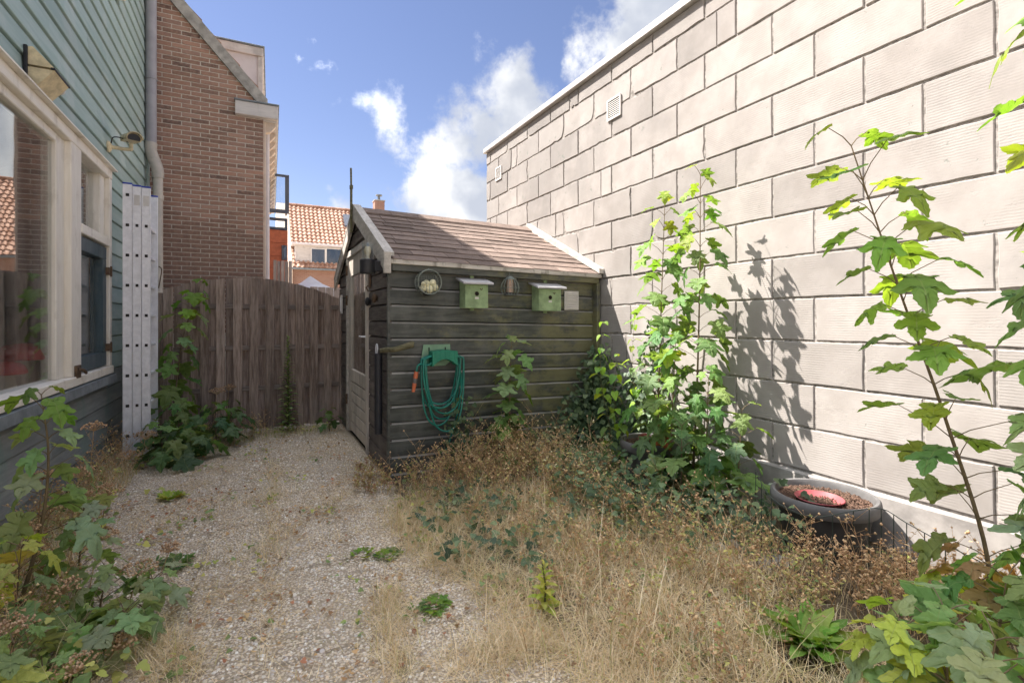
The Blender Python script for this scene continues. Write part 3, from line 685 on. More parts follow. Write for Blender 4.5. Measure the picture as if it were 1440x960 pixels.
# ------------------------------------------------------------------ arched fence
def fence():
    Y = 6.98; x0 = ony(231, 500, Y).x; x1 = ony(475, 500, Y).x
    root = thing('arched_fence', 'weathered brown hit-and-miss fence panel with an arched top between house and shed', 'fence', ((x0 + x1) / 2, Y, 0))
    pk = ony(355, 391, Y).z; el = ony(474, 419, Y).z; xm = ony(352, 392, Y).x; hw = max(x1 - xm, xm - x0)
    def top(x): return pk - (pk - el) * min(1, abs(x - xm) / hw) ** 2
    zs = [ony(350, y, Y).z for y in (431, 489, 546)]
    for z in zs: part('rail', MB().bbox(x0 - .01, x1 + .01, Y - .012, Y + .022, z - .03, z + .028, .003), M['fence_rail'], root)
    n = 11; pit = (x1 - x0) / n; w = pit * .56
    for k in range(n):
        for front in (1, 0):
            xa = x0 + k * pit + (pit * .5 if not front else 0) + rnd.uniform(-.006, .006); ww = w * (.97 if front else 1.05) + rnd.uniform(-.006, .006); xb = min(xa + ww, x1 + .02)
            if xb - xa < .03: continue
            ya, yb = (Y - .034, Y - .013) if front else (Y + .026, Y + .042)
            ya += rnd.uniform(-.002, .002); lean = rnd.uniform(-.003, .003); zb = .02 + rnd.uniform(0, .02)
            m = MB().prism([(xa, zb), (xb, zb), (xb + lean, top(xb) + rnd.uniform(-.004, .004)), ((xa + xb) / 2, top((xa + xb) / 2)), (xa + lean, top(xa) + rnd.uniform(-.004, .004))], 1, ya, yb)
            part('slat', m, M['fence'], root)
            if front:
                nl = MB()
                pass
    part('post', MB().bbox(x0 - .085, x0 - .012, Y - .04, Y + .035, 0, el + .02, .004), M['fence'], root)
    part('post', MB().bbox(x1 + .022, x1 + .085, Y - .04, Y + .035, 0, el + .0, .004), M['fence'], root)
fence()

# ------------------------------------------------------------------ block wall on the right
BX = 3.2
def block_wall():
    root = thing('block_wall', 'tall wall of pale concrete blocks along the overgrown bed', 'wall', (BX, 2, 0))
    L, h, y1, y0 = .5905, .284, 7.139, -3.2; top = 3.985; j = .011; base = 1.243 - 3 * h
    part('mortar_core', MB().box(BX + .008, BX + .30, y0, y1 - .006, base - .02, top), M['joint'], root)
    part('plinth', MB().bbox(BX - .035, BX + .3, y0, y1, -.02, base - .008, .01), M['plinth'], root)
    cp = part('coping', MB().bbox(BX - .045, BX + .34, y0, y1 + .03, top + .002, top + .075, .006), M['coping'], root)
    def block(a, b, z0, z1, rough):
        """one block: its face outline is slightly ragged and corners are knocked off here and there"""
        ne = 9; nz = 4; w = b - a; hh = z1 - z0; pts = []
        def jit(s): return rnd.uniform(-s, s)
        s = .0022 + .0062 * rough
        for i in range(ne): pts.append((a + w * i / ne, z0 + abs(jit(s)) if i else z0))
        for i in range(nz): pts.append((b - abs(jit(s)), z0 + hh * i / nz))
        for i in range(ne): pts.append((b - w * i / ne, z1 - abs(jit(s))))
        for i in range(nz): pts.append((a + abs(jit(s)), z1 - hh * i / nz))
        if rough > .5:
            for _ in range(rnd.randint(0, 2)):
                k = rnd.randrange(len(pts)); y, z = pts[k]; cx, cz = (a + b) / 2, (z0 + z1) / 2; l = math.hypot(cx - y, cz - z); r = rnd.uniform(.008, .022); pts[k] = (y + (cx - y) / l * r, z + (cz - z) / l * r)
        if rough > .5 and rnd.random() < .75:
            k = rnd.choice([0, ne, ne + nz, 2 * ne + nz]); m = len(pts); cx, cz = (a + b) / 2, (z0 + z1) / 2
            r = rnd.uniform(.02, .05)
            for d in (-1, 0, 1):
                y, z = pts[(k + d) % m]; dy, dz = cx - y, cz - z; l = math.hypot(dy, dz); rr = r * (1 if d == 0 else .3); pts[(k + d) % m] = (y + dy / l * rr, z + dz / l * rr)
        n = len(pts); cx, cz = (a + b) / 2, (z0 + z1) / 2; f = .004
        dx = rnd.uniform(-.003, .002)
        inner = [(BX + dx, y + (f if y < cx else -f) * min(1, abs(y - cx) / (w * .4)), z + (f if z < cz else -f) * min(1, abs(z - cz) / (hh * .4))) for y, z in pts]
        mid = [(BX + dx + .004, y, z) for y, z in pts]; back = [(BX + .05, y, z) for y, z in pts]
        mb = MB(); mb.v = inner + mid + back
        mb.f = [tuple(range(n))[::-1]] + [(i, (i + 1) % n, n + (i + 1) % n, n + i) for i in range(n)] + [(n + i, n + (i + 1) % n, 2 * n + (i + 1) % n, 2 * n + i) for i in range(n)]
        part('block', mb, M['block'], root)
    n = -3; z = base
    while z < top - .05:
        z1 = min(z + h, top)
        ph = 2.265 if n % 2 else 2.265 + L / 2
        k = math.floor((y0 - ph) / L); y = ph + k * L
        while y < y1:
            a, b = max(y, y0), min(y + L, y1)
            if b - a > .06:
                rough = 1.0 if (b > 3.4 and rnd.random() < .75) else rnd.uniform(.1, .45)
                if b - a > .5 and b > 2.6 and rnd.random() < .1:      # a cut block beside a short one
                    c = a + L * rnd.choice([.3, .62]); block(a + j / 2, c - .003, z + j / 2, z1 - j / 2, rough); block(c + .003, b - j / 2, z + j / 2, z1 - j / 2, rough)
                else: block(a + j / 2, b - j / 2, z + j / 2, z1 - j / 2, rough)
            y += L
        z += h; n += 1
    for (pa, pb) in (((855, 134), (874, 170)), ((698, 236), (706, 252))):
        a, b = onx(*pa, BX), onx(*pb, BX); ya, yb = b.y, a.y; c = onx((pa[0] + pb[0]) / 2, (pa[1] + pb[1]) / 2, BX).z; hz = (yb - ya) * .5
        v = thing('wall_vent', 'square louvred vent high in the block wall' if pa[0] > 800 else 'small louvred vent at the far end of the block wall', 'vent', (BX - .005, ya, c - hz), 0)
        fr = MB()
        for bx in ((ya, yb, c - hz, c - hz + .018), (ya, yb, c + hz - .018, c + hz), (ya, ya + .018, c - hz + .018, c + hz - .018), (yb - .018, yb, c - hz + .018, c + hz - .018)): fr.box(BX - .016, BX - .004, *bx)
        part('frame', fr, M['white'], v); part('backing', MB().box(BX - .0055, BX - .0045, ya + .01, yb - .01, c - hz + .01, c + hz - .01), M['dark_gap'], v)
        m = 9; st = (2 * hz - .04) / m
        for k in range(m):
            zz = c - hz + .02 + k * st
            part('louvre', MB().add([(BX - .014, ya + .018, zz), (BX - .014, yb - .018, zz), (BX - .006, yb - .018, zz + st * .62), (BX - .006, ya + .018, zz + st * .62), (BX - .012, ya + .018, zz - .002), (BX - .012, yb - .018, zz - .002)], [(0, 1, 2, 3), (0, 4, 5, 1)]), M['white'], v)
block_wall()

# ------------------------------------------------------------------ shed
SX, SY, SYB, SRY, SZR, SZE = 1.0, 4.28, 7.12, 5.70, 2.60, 1.90     # gable plane, front plane, back plane, ridge line, ridge and eave height
SX1 = 3.17; SAG = .018
def sag(mb):
    mb.v = [(x, y, z - SAG * (x - SX)) for x, y, z in mb.v]; return mb
def roofline(y): return SZR - abs(y - SRY) * (SZR - SZE) / (SRY - 4.2)
def shed():
    root = thing('garden_shed', 'black-boarded garden shed with a shingle roof built against the block wall', 'shed', (SX, SY, 0))
    def p(n, mb, m, par=root, sm=False, **kw): return part(n, sag(mb), m, par, sm, **kw)
    st = .1455; lines = [1.379 + st * k for k in range(-9, 4)]
    p('frame_core', MB().box(SX + .03, SX1 - .02, SY + .03, SYB - .03, .0, 1.84).prism([(SY + .06, 1.84), (SYB - .06, 1.84), (SRY, SZR - .09)], 0, SX + .03, SX1 - .03), M['dark_gap'])
    # front boards: flat face, chamfered top coloured pale like sky light, foot laps over the board below
    def fprof(s, z0, z1):
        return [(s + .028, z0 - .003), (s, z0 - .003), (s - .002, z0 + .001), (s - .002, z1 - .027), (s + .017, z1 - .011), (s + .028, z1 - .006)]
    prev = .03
    for z1 in lines + [1.86]:
        z0 = prev; prev = z1
        o = p('board', MB().prism(fprof(SY, z0, z1), 0, SX + .012, SX1), M['shedboard']); o.data.materials.append(M['skylit_edge']); o.data.polygons[5].material_index = 1
    p('corner_post', MB().bbox(SX - .012, SX + .011, SY - .012, SY + .022, .0, 1.885, .003), M['shedboard'])
    p('skirting', MB().bbox(SX + .0, SX1, SY + .0, SY + .03, 0, .04, .003), M['shedboard'])
    # gable boards on both sides of the door, cut to the roof
    DY0, DY1, DZ = 5.10, 6.42, 2.20
    prev = .03; k = 0
    while prev < SZR - .1:
        z0, z1 = prev, min(prev + st if k else lines[0], SZR - .02); prev = z1; k += 1
        segs = [(SY, DY0), (DY1, SYB)] if z0 < DZ - .03 else [(SY, SYB)]
        for a, b in segs:
            def clip(z):
                d = (SZR - .05 - z) / ((SZR - SZE) / (SRY - 4.2)); return max(a, SRY - d), min(b, SRY + d)
            a0, b0 = clip(z0); a1, b1 = clip(z1 - .006)
            if b0 - a0 < .03: continue
            if b1 - a1 < .004: a1 = b1 = (a1 + b1) / 2; b1 += .004
            mb = MB(); o, i = SX - .006, SX + .028
            mb.add([(i, a0, z0 - .004), (o, a0, z0), (o + .002, a1, z1 - .024), (o + .020, a1, z1 - .006), (i, a1, z1 - .006), (i, b0, z0 - .004), (o, b0, z0), (o + .002, b1, z1 - .024), (o + .020, b1, z1 - .006), (i, b1, z1 - .006)],
                   [(0, 1, 2, 3, 4), (9, 8, 7, 6, 5), (0, 5, 6, 1), (1, 6, 7, 2), (2, 7, 8, 3), (3, 8, 9, 4), (4, 9, 5, 0)])
            p('gable_board', mb, M['shedgable'])
    # door
    d = bpy.data.objects.new('door', None); C.objects.link(d); d.parent = root
    fx0, fx1 = SX - .025, SX + .03
    p('frame_upright', MB().bbox(fx0, fx1, DY0, DY0 + .07, .03, DZ - .07, .004), M['door'], d); p('frame_upright', MB().bbox(fx0, fx1, DY1 - .09, DY1, .03, DZ - .07, .004), M['barge'], d)
    p('frame_head', MB().bbox(fx0 - .003, fx1, DY0 - .02, DY1 + .02, DZ - .07, DZ, .004), M['barge'], d)
    a, b = DY0 + .075, DY1 - .095; x0, x1 = SX - .005, SX + .03
    p('stile', MB().bbox(x0, x1, a, a + .12, .06, DZ - .075, .004), M['door'], d); p('stile', MB().bbox(x0, x1, b - .16, b, .06, DZ - .075, .004), M['door'], d)
    p('rail', MB().bbox(x0 + .001, x1, a + .12, b - .16, DZ - .30, DZ - .075, .004), M['door'], d); p('rail', MB().bbox(x0 + .001, x1, a + .12, b - .16, .66, .80, .004), M['door'], d)
    for k in range(5): z = .065 + k * .119; p('door_board', MB().bbox(x0 + .004, x1, a + .12, b - .16, z, z + .107, .006), M['door'], d)
    p('pane', MB().box(SX + .012, SX + .016, a + .10, b - .14, .78, DZ - .28), M['glass'], d)
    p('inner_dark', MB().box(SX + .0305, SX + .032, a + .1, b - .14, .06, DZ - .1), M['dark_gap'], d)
    for z in (.42, 1.62, 1.98): p('hinge', MB().tube([(SX - .03, DY1 - .09, z - .06), (SX - .03, DY1 - .09, z + .06)], .012, 8).box(SX - .029, SX - .024, DY1 - .08, DY1 - .03, z - .05, z + .05), M['iron'], d)
    p('handle', MB().tube([(SX - .005, a + .05, 1.21), (SX - .055, a + .05, 1.21), (SX - .055, a + .15, 1.21)], .010, 8).box(SX - .010, SX - .005, a + .03, a + .07, 1.12, 1.28), M['alu'], d)
    p('bolt', MB().bbox(SX - .022, SX - .008, DY0 - .13, DY0 - .06, 1.70, 1.86, .003).tube([(SX - .028, DY0 - .09, 1.72), (SX - .05, DY0 - .09, 1.70), (SX - .03, DY0 - .11, 1.66)], .007, 6), M['iron'], root)
    # barge boards
    sl = (SZR - SZE) / (SRY - 4.2)
    for s in (1, -1):
        e = SRY - s * 1.53
        ze = SZR - 1.53 * sl; pr = [(SRY, SZR + .03), (e, ze + .03), (e, ze - .10), (SRY, SZR - .115)]
        p('barge_board', MB().prism(pr, 0, SX - .058, SX - .03), M['barge'])
        p('barge_cap', MB().prism([(SRY, SZR + .062), (e - s * .01, ze + .062), (e - s * .01, ze + .032), (SRY, SZR + .032)], 0, SX - .062, SX + .02), M['barge'])
    p('barge_foot', MB().bbox(SX - .066, SX - .006, 4.155, 4.20, SZE - .13, SZE + .05, .004), M['barge'])
    # roof deck, shingles one by one, ridge, flashing, eave trim
    for s in (1, -1): p('roof_deck', MB().prism([(SRY, SZR - .02), (SRY - s * 1.52, SZR - 1.52 * sl - .02), (SRY - s * 1.52, SZR - 1.52 * sl), (SRY, SZR)], 0, SX - .02, SX1 + .02), M['dark_gap'])
    rows = 11; ln = 1.52 * math.hypot(1, sl); ex = ln / rows; u = Vector((0, 1, sl)).normalized(); nrm = Vector((0, -sl, 1)).normalized()
    for r in range(rows):
        x = SX + .0 - (rnd.uniform(.05, .3)); 
        while x < SX1 + .02:
            w = rnd.choice([.30, .33, .36]); xa, xb = max(x, SX + .012), min(x + w - .006, SX1 + .0); x += w
            if xb - xa < .03: continue
            o = Vector((0, SRY - 1.525, SZR - 1.525 * sl)) + u * (r * ex); lift = rnd.uniform(.004, .009)
            P = lambda xx, a, hgt: tuple(o + u * a + nrm * hgt + Vector((xx, 0, 0)))
            j1, j2 = rnd.uniform(-.006, .006), rnd.uniform(-.006, .006)
            mb = MB(); t = .006
            mb.add([P(xa, j1, lift), P(xb, j2, lift), P(xb, ex + .02, .001), P(xa, ex + .02, .001), P(xa, j1, lift + t), P(xb, j2, lift + t), P(xb, ex + .02, .003), P(xa, ex + .02, .003)],
                   [(0, 3, 2, 1), (4, 5, 6, 7), (0, 1, 5, 4), (1, 2, 6, 5), (2, 3, 7, 6), (3, 0, 4, 7)])
            p('shingle', mb, M['shingle'])
    back = MB().prism([(SRY, SZR + .012), (SRY + 1.55, SZR - 1.55 * sl + .012), (SRY + 1.55, SZR - 1.55 * sl + .002), (SRY, SZR + .002)], 0, SX + .01, SX1)
    p('rear_roof_felt', back, M['shingle'])
    x = SX + .03
    while x < SX1 - .03:
        w = min(.31, SX1 - x); p('ridge_shingle', MB().prism([(SRY - .13, SZR - .13 * sl + .014), (SRY, SZR + .024), (SRY + .13, SZR - .13 * sl + .014), (SRY + .13, SZR - .13 * sl + .024), (SRY, SZR + .036), (SRY - .13, SZR - .13 * sl + .024)], 0, x, x + w - .004), M['shingle']); x += w
    p('wall_flashing', MB().prism([(SRY + .02, SZR + .085), (4.155, SZE + .05), (4.155, SZE + .0), (SRY + .02, SZR + .012)], 0, SX1 - .035, BX - .004), M['barge'])
    p('eave_trim', MB().bbox(SX - .004, SX1 + .01, 4.172, 4.20, SZE - .045, SZE - .004, .004), M['barge_x'])
    p('fascia', MB().bbox(SX + .012, SX1, 4.202, 4.24, SZE - .10, SZE - .02, .004), M['shedboard'])
    p('side_gutter_board', MB().bbox(SX1 - .03, SX1 + .012, 4.2, 4.28, .0, SZE - .1, .004), M['shedboard'])
    p('ridge_pole', MB().tube([(SX - .075, SRY + .02, SZR - .25), (SX - .075, SRY + .02, 2.86)], .014, 8).tube([(SX - .075, SRY + .02, 2.86), (SX - .078, SRY + .02, 3.06)], .011, 8).box(SX - .09, SX - .058, SRY, SRY + .04, 2.83, 2.87), M['stick'], label='thin weathered pole at the gable top')
shed()
def fz(px, py, off=0.0): return ony(px, py, SY - .008 - off)          # a pixel on the shed's front

def shed_lamp():
    c = onx(517, 374, SX - .16); y, z = c.y, c.z
    root = thing('shed_lamp', 'black wall lamp with an upright glass cylinder beside the shed door', 'lamp', (SX, y, z))
    X = SX - .16
    part('wall_arm', MB().bbox(X + .04, SX - .008, y - .04, y + .04, z - .045, z + .045, .004).bbox(SX - .02, SX - .007, y - .07, y + .07, z - .09, z + .09, .004), M['black'], root)
    part('body', MB().lathe([(0, -.065), (.064, -.065), (.066, -.06), (.066, .05), (.06, .056), (0, .056)], 24, (X, y, z)), M['black'], root, True)
    part('glass_cylinder', MB().lathe([(.050, .056), (.050, .20), (.047, .20), (.047, .056)], 24, (X, y, z)), M['clear'], root, True)
    b = MB().lathe([(0, .056), (.016, .056), (.016, .09), (.028, .115), (.030, .14), (.02, .165), (0, .17)], 14, (X, y, z)); b.sm = True
    part('bulb', b, M['ivory'], root)
shed_lamp()
def thermometer():
    c = onx(482.5, 428, SX); root = thing('thermometer', 'narrow white thermometer on the gable beyond the shed door', 'thermometer', (SX - .01, c.y, c.z - .12))
    part('plate', MB().bbox(SX - .028, SX - .012, c.y - .06, c.y + .06, c.z - .12, c.z + .12, .004), M['white'], root)
    part('tube', MB().tube([(SX - .031, c.y, c.z - .09), (SX - .031, c.y, c.z + .09)], .006, 6), M['alu'], root, True)
    part('scale', MB().box(SX - .0292, SX - .0282, c.y + .02, c.y + .04, c.z - .08, c.z + .08), M['black'], root)
thermometer()
def wall_knobs():
    for px, py, m, lab in ((519, 424, 'black', 'round black knob on the gable beside the shed door'), (528.5, 419, 'iron', 'round tan knob on the gable near the shed corner')):
        c = onx(px, py, SX - .02); mb = MB().lathe([(0, 0), (.022, 0), (.03, .012), (.042, .02), (.044, .032), (.032, .045), (0, .05)], 18)
        mb.v = [(SX - .008 - q, c.y + b, c.z + a) for a, b, q in mb.v]; single('hook_knob', mb, M[m], lab, 'knob', True)
wall_knobs()
def stick_and_pole():
    X = SX - .05; r = onx(533, 491, X)
    root = thing('hanging_tool', 'long black tool hanging from a ring on the shed gable', 'tool', (X, r.y, .55))
    t = onx(534, 500, X); b = onx(535, 610, X)
    part('shaft', MB().tube([(X - .012, t.y, b.z), (X - .012, t.y, t.z + .02)], .034, 12), M['black'], root, True)
    n = 20; ring = [(X - .02, r.y + .035 * math.cos(2 * math.pi * k / n), r.z + .045 * math.sin(2 * math.pi * k / n)) for k in range(n + 1)]
    part('ring', MB().tube(ring, .006, 6, False), M['alu'], root, True)
    part('cap', MB().bbox(X - .018, X + .018, t.y - .036, t.y + .036, t.z + .015, t.z + .06, .006), M['black'], root)
    a, c, d = onx(536, 493, X - .01), fz(556, 491, .12), fz(580, 484, .10)
    root2 = thing('branch_handle', 'short mossy branch sticking out past the shed corner beside the hose', 'branch', tuple(a))
    part('branch', MB().tube(spline([a, (a + c) / 2 + Vector((0, 0, .004)), c, d], 5), [.020, .021, .022, .022, .022, .021, .021, .022, .022, .023, .023, .024, .025, .026, .028, .030][:16], 10), M['stick'], root2, True)
    part('moss', MB().ball(tuple(d + Vector((-.01, -.01, .012))), .022, 8, 6, (1.3, .8, .6)), M['stick'], root2, True)
stick_and_pole()

def bird_box(px0, px1, py_top, py_bot, slat_px, label, rz=0.0):
    a, b = fz(px0, py_bot, .14), fz(px1, py_bot, .14); w = b.x - a.x; zt, zb = fz(px0, py_top, .14).z, a.z; cx = (a.x + b.x) / 2
    root = thing('bird_box', label, 'bird box', (cx, SY - .02, zb), 0, 'nest boxes on the shed front')
    h = zt - zb; D = .13; y0 = -D
    def q(n, mb, m, par=root, sm=False): return put(n, mesh_of(n, mb, m, smooth=sm), par)
    hf = h - .055
    q('front', MB().bbox(-w / 2, w / 2, y0 - .012, y0, 0, hf - .012, .002), M['birdgreen'])
    for s in (-1, 1): q('side', MB().prism([(y0 + .001, .001), (-.001, .001), (-.001, hf + .045), (y0 + .001, hf)], 0, s * w / 2 - (.012 if s > 0 else 0), s * w / 2 + (.012 if s < 0 else 0)), M['birdgreen'])
    q('back', MB().box(-w / 2 + .013, w / 2 - .013, -.012, -.002, .002, hf + .04), M['birdgreen']); q('floor', MB().box(-w / 2 + .013, w / 2 - .013, y0 + .002, -.013, .003, .014), M['birdgreen'])
    q('roof', MB().prism([(y0 - .06, hf - .012), (.005, hf + .042), (.005, hf + .058), (y0 - .06, hf + .004)], 0, -w / 2 - .035, w / 2 + .035), M['zincroof'])
    hole = MB().lathe([(0, 0), (.017, 0), (.017, .001), (0, .001)], 18); hole.v = [(x, y0 - .0125 - z, hf * .58 + y) for x, y, z in hole.v]; q('entrance_hole', hole, M['dark_gap'])
    ringm = MB().lathe([(.017, 0), (.021, 0), (.021, .002), (.017, .002)], 18); ringm.v = [(x, y0 - .0125 - z, hf * .58 + y) for x, y, z in ringm.v]; q('hole_rim', ringm, M['iron'])
    q('plate', MB().box(-.018, .018, y0 - .0135, y0 - .012, hf * .58 - .048, hf * .58 - .03), M['white'])
    q('catch', MB().tube([(.03, y0 - .014, hf * .58 + .045), (.045, y0 - .018, hf * .58 + .035), (.055, y0 - .014, hf * .58 + .05)], .004, 6), M['iron'])
    sx = fz(slat_px, py_top, .0).x - cx
    bt = q('back_batten', MB().bbox(sx - .02, sx + .02, -.002, .01, -.02, hf + .16, .002), M['birdgreen'])
    for z in (.1, .14): q('screw', MB().tube([(sx, -.005, hf + z), (sx, 0, hf + z)], .004, 6), M['iron'], bt)
bird_box(653.5, 685.5, 389, 433, 663, 'pale green nest box above the hose with a grey roof')
bird_box(757, 788, 396, 437, 766, 'pale green nest box beside the white vent grille')

def ring_feeder():
    c = fz(602, 397, .08); R0 = .105
    root = thing('ring_feeder', 'round wire bird feeder holding pale fat balls on the shed front', 'feeder', (c.x, SY - .09, c.z))
    def q(n, mb, m, sm=False): return put(n, mesh_of(n, mb, m, smooth=sm), root)
    for dy in (-.045, .045):
        q('ring', MB().tube([(R0 * math.cos(2 * math.pi * k / 32), dy, R0 * math.sin(2 * math.pi * k / 32)) for k in range(33)], .0055, 6, False), M['wire'], True)
    net = MB()
    for k in range(30):
        a = 2 * math.pi * k / 30; p = (R0 * math.cos(a), R0 * math.sin(a)); net.tube([(p[0], -.045, p[1]), (p[0], .045, p[1])], .0026, 4, False)
    for k in range(-6, 7):
        x = k * .016; z = math.sqrt(max(0, R0 ** 2 - x ** 2))
        for dy in (.045,): net.tube([(x, dy, -z), (x, dy, z)], .0022, 4, False); net.tube([(-z, dy, x), (z, dy, x)], .0022, 4, False)
    for k in range(-2, 3): x = k * .03; z = math.sqrt(R0 ** 2 - x ** 2); net.tube([(x, -.045, -z), (x, -.045, -.01)], .0022, 4, False)
    q('mesh_net', net, M['wire'])
    q('hanger', MB().tube(spline([(0, 0, R0), (.012, .03, R0 + .03), (0, .075, R0 + .035)], 5), .004, 6), M['wire'], True)
    for x, z, r, y in ((-.045, -.052, .034, 0), (.01, -.062, .036, -.01), (.06, -.045, .033, 0), (-.015, -.012, .034, .005), (.04, -.004, .032, -.005), (-.05, -.015, .02, -.02)):
        q('fat_ball', MB().ball((x, y, z), r, 10, 8), M['fat'], True)
    q('tray', MB().lathe([(0, -.118), (.03, -.115), (.05, -.10)], 16), M['black'], True)
ring_feeder()
def cage_feeder():
    c = fz(717, 402, .09)
    root = thing('cage_feeder', 'seed tube feeder inside a round wire cage between the nest boxes', 'feeder', (c.x, SY - .10, c.z))
    def q(n, mb, m, sm=False): return put(n, mesh_of(n, mb, m, smooth=sm), root)
    prof = [(.02, .085), (.055, .06), (.08, .02), (.088, -.02), (.08, -.06), (.06, -.085)]
    for k in range(14):
        a = 2 * math.pi * k / 14; q('cage_wire', MB().tube([(r * math.cos(a), r * math.sin(a), z) for r, z in prof], .0032, 5, False), M['wire'])
    for r, z in (prof[1], prof[3], prof[5]): q('cage_hoop', MB().tube([(r * math.cos(2 * math.pi * k / 24), r * math.sin(2 * math.pi * k / 24), z) for k in range(25)], .0032, 5, False), M['wire'])
    q('seed_tube', MB().lathe([(0, -.06), (.031, -.06), (.031, .07), (0, .072)], 18), M['seed'], True); q('top_cap', MB().lathe([(0, .095), (.02, .09), (.036, .07), (.033, .066)], 18), M['wire'], True)
    q('base_tray', MB().lathe([(0, -.092), (.06, -.09), (.062, -.08), (.034, -.062)], 18), M['potdark'], True)
    q('hook', MB().tube(spline([(0, 0, .09), (-.005, .01, .13), (.01, .05, .16), (.02, .09, .15)], 5), .0028, 6), M['wire'], True)
cage_feeder()
def white_grille():
    a, b = fz(793, 409), fz(813, 436); z0, z1 = b.z, a.z + .0; x0, x1 = a.x, b.x
    root = thing('vent_grille', 'white square slatted vent grille on the shed front', 'vent', ((x0 + x1) / 2, SY - .015, z0))
    part('plate', MB().bbox(x0, x1, SY - .02, SY - .006, z0, z1, .003), M['white'], root)
    n = 9; st = (z1 - z0 - .03) / n
    for k in range(n): z = z0 + .015 + k * st; part('slat', MB().prism([(SY - .0205, z), (SY - .028, z + .002), (SY - .0205, z + st * .55)], 0, x0 + .015, x1 - .015), M['white'], root)
white_grille()

def hose():
    tl, br = fz(594, 484), fz(632, 500); Y = SY - .012
    cx = fz(614, 500).x; zt = fz(614, 484).z
    hr = thing('hose_holder', 'faded green plastic hose bracket screwed to the shed front', 'bracket', (cx, SY, zt - .3))
    w = (br.x - tl.x)
    part('back_plate', MB().prism([(cx - w * .5, zt), (cx + w * .48, zt), (cx + w * .52, zt - .15), (cx + w * .3, zt - .19), (cx - w * .3, zt - .19), (cx - w * .6, zt - .16)], 1, Y - .012, Y), M['holdpale'], hr)
    arc = []
    c0 = (cx + .035, zt - .17); n = 12
    top = [(c0[0] - .115 + .23 * k / n, zt - .045 - .012 * abs(k - n / 2) / (n / 2)) for k in range(n + 1)]
    bot = [(c0[0] + .115 - .23 * k / n, zt - .185 + .062 * math.sin(math.pi * k / n)) for k in range(n + 1)]
    part('saddle', MB().prism(top + bot, 1, Y - .13, Y - .012), M['holdgreen'], hr)
    for k in range(5): x = c0[0] - .09 + k * .045; part('rib', MB().bbox(x - .003, x + .003, Y - .133, Y - .1305, zt - .13, zt - .05, .001), M['holdgreen'], hr)
    for dx in (-.3, .3): part('screw_slot', MB().box(cx + w * dx - .005, cx + w * dx + .005, Y - .0135, Y - .012, zt - .06, zt - .025), M['dark_gap'], hr)
    root = thing('garden_hose', 'coiled blue-green garden hose hanging on its bracket', 'hose', (cx, Y - .07, zt - .6))
    pts = []; z0 = zt - .14; loops = [(.165, .47, -.04), (.172, .57, .01), (.160, .42, -.02), (.182, .62, -.04), (.158, .51, .02), (.188, .68, .03), (.170, .45, -.03)]
    for k, (a, hgt, dx) in enumerate(loops):
        for s in range(16):
            t = 2 * math.pi * s / 16; u = math.cos(t); v = math.sin(t)
            aa = a + (loops[(k + 1) % 7][0] - a) * s / 16
            z = z0 + .05 * u if u > 0 else z0 + hgt * u * .92
            x = c0[0] - aa * math.copysign(abs(v) ** .72, v) * (1.02 if v > 0 else 1) + dx * (1 - u) * .5 + rnd.uniform(-.004, .004)
            pts.append((x, Y - .03 - .012 * k - .004 * v + rnd.uniform(-.004, .004), z))
    pts += [(c0[0] + .02, Y - .12, z0 + .04), (c0[0] + .14, Y - .10, z0 - .05), (c0[0] + .165, Y - .07, z0 - .35), (c0[0] + .10, Y - .05, z0 - .62), (c0[0] + .05, Y - .04, z0 - .78), (c0[0] + .0, Y - .04, z0 - .86)]
    part('coil', MB().tube(spline(pts, 3), .0078, 8), M['hosegreen'], root, True)
    e = fz(583, 532, .06)
    part('loose_end', MB().tube(spline([(c0[0] - .05, Y - .10, z0 + .05), (c0[0] - .13, Y - .09, z0 - .03), (e.x + .03, Y - .08, e.z + .12), (e.x + .012, Y - .07, e.z + .055)], 5), .0088, 8), M['hosegreen'], root, True)
    d = Vector((-.16, 0, -1)).normalized(); p0 = Vector((e.x + .012, Y - .07, e.z + .06))
    part('connector', MB().tube([p0, p0 + d * .03, p0 + d * .034, p0 + d * .06], [.017, .019, .02, .018], 12), M['orange'], root, True)
    part('connector_grip', MB().tube([p0 + d * .06, p0 + d * .10], .0185, 12), M['pot'], root, True)
    part('nozzle', MB().tube([p0 + d * .10, p0 + d * .11, p0 + d * .175], [.019, .018, .014], 12), M['orange'], root, True)
hose()

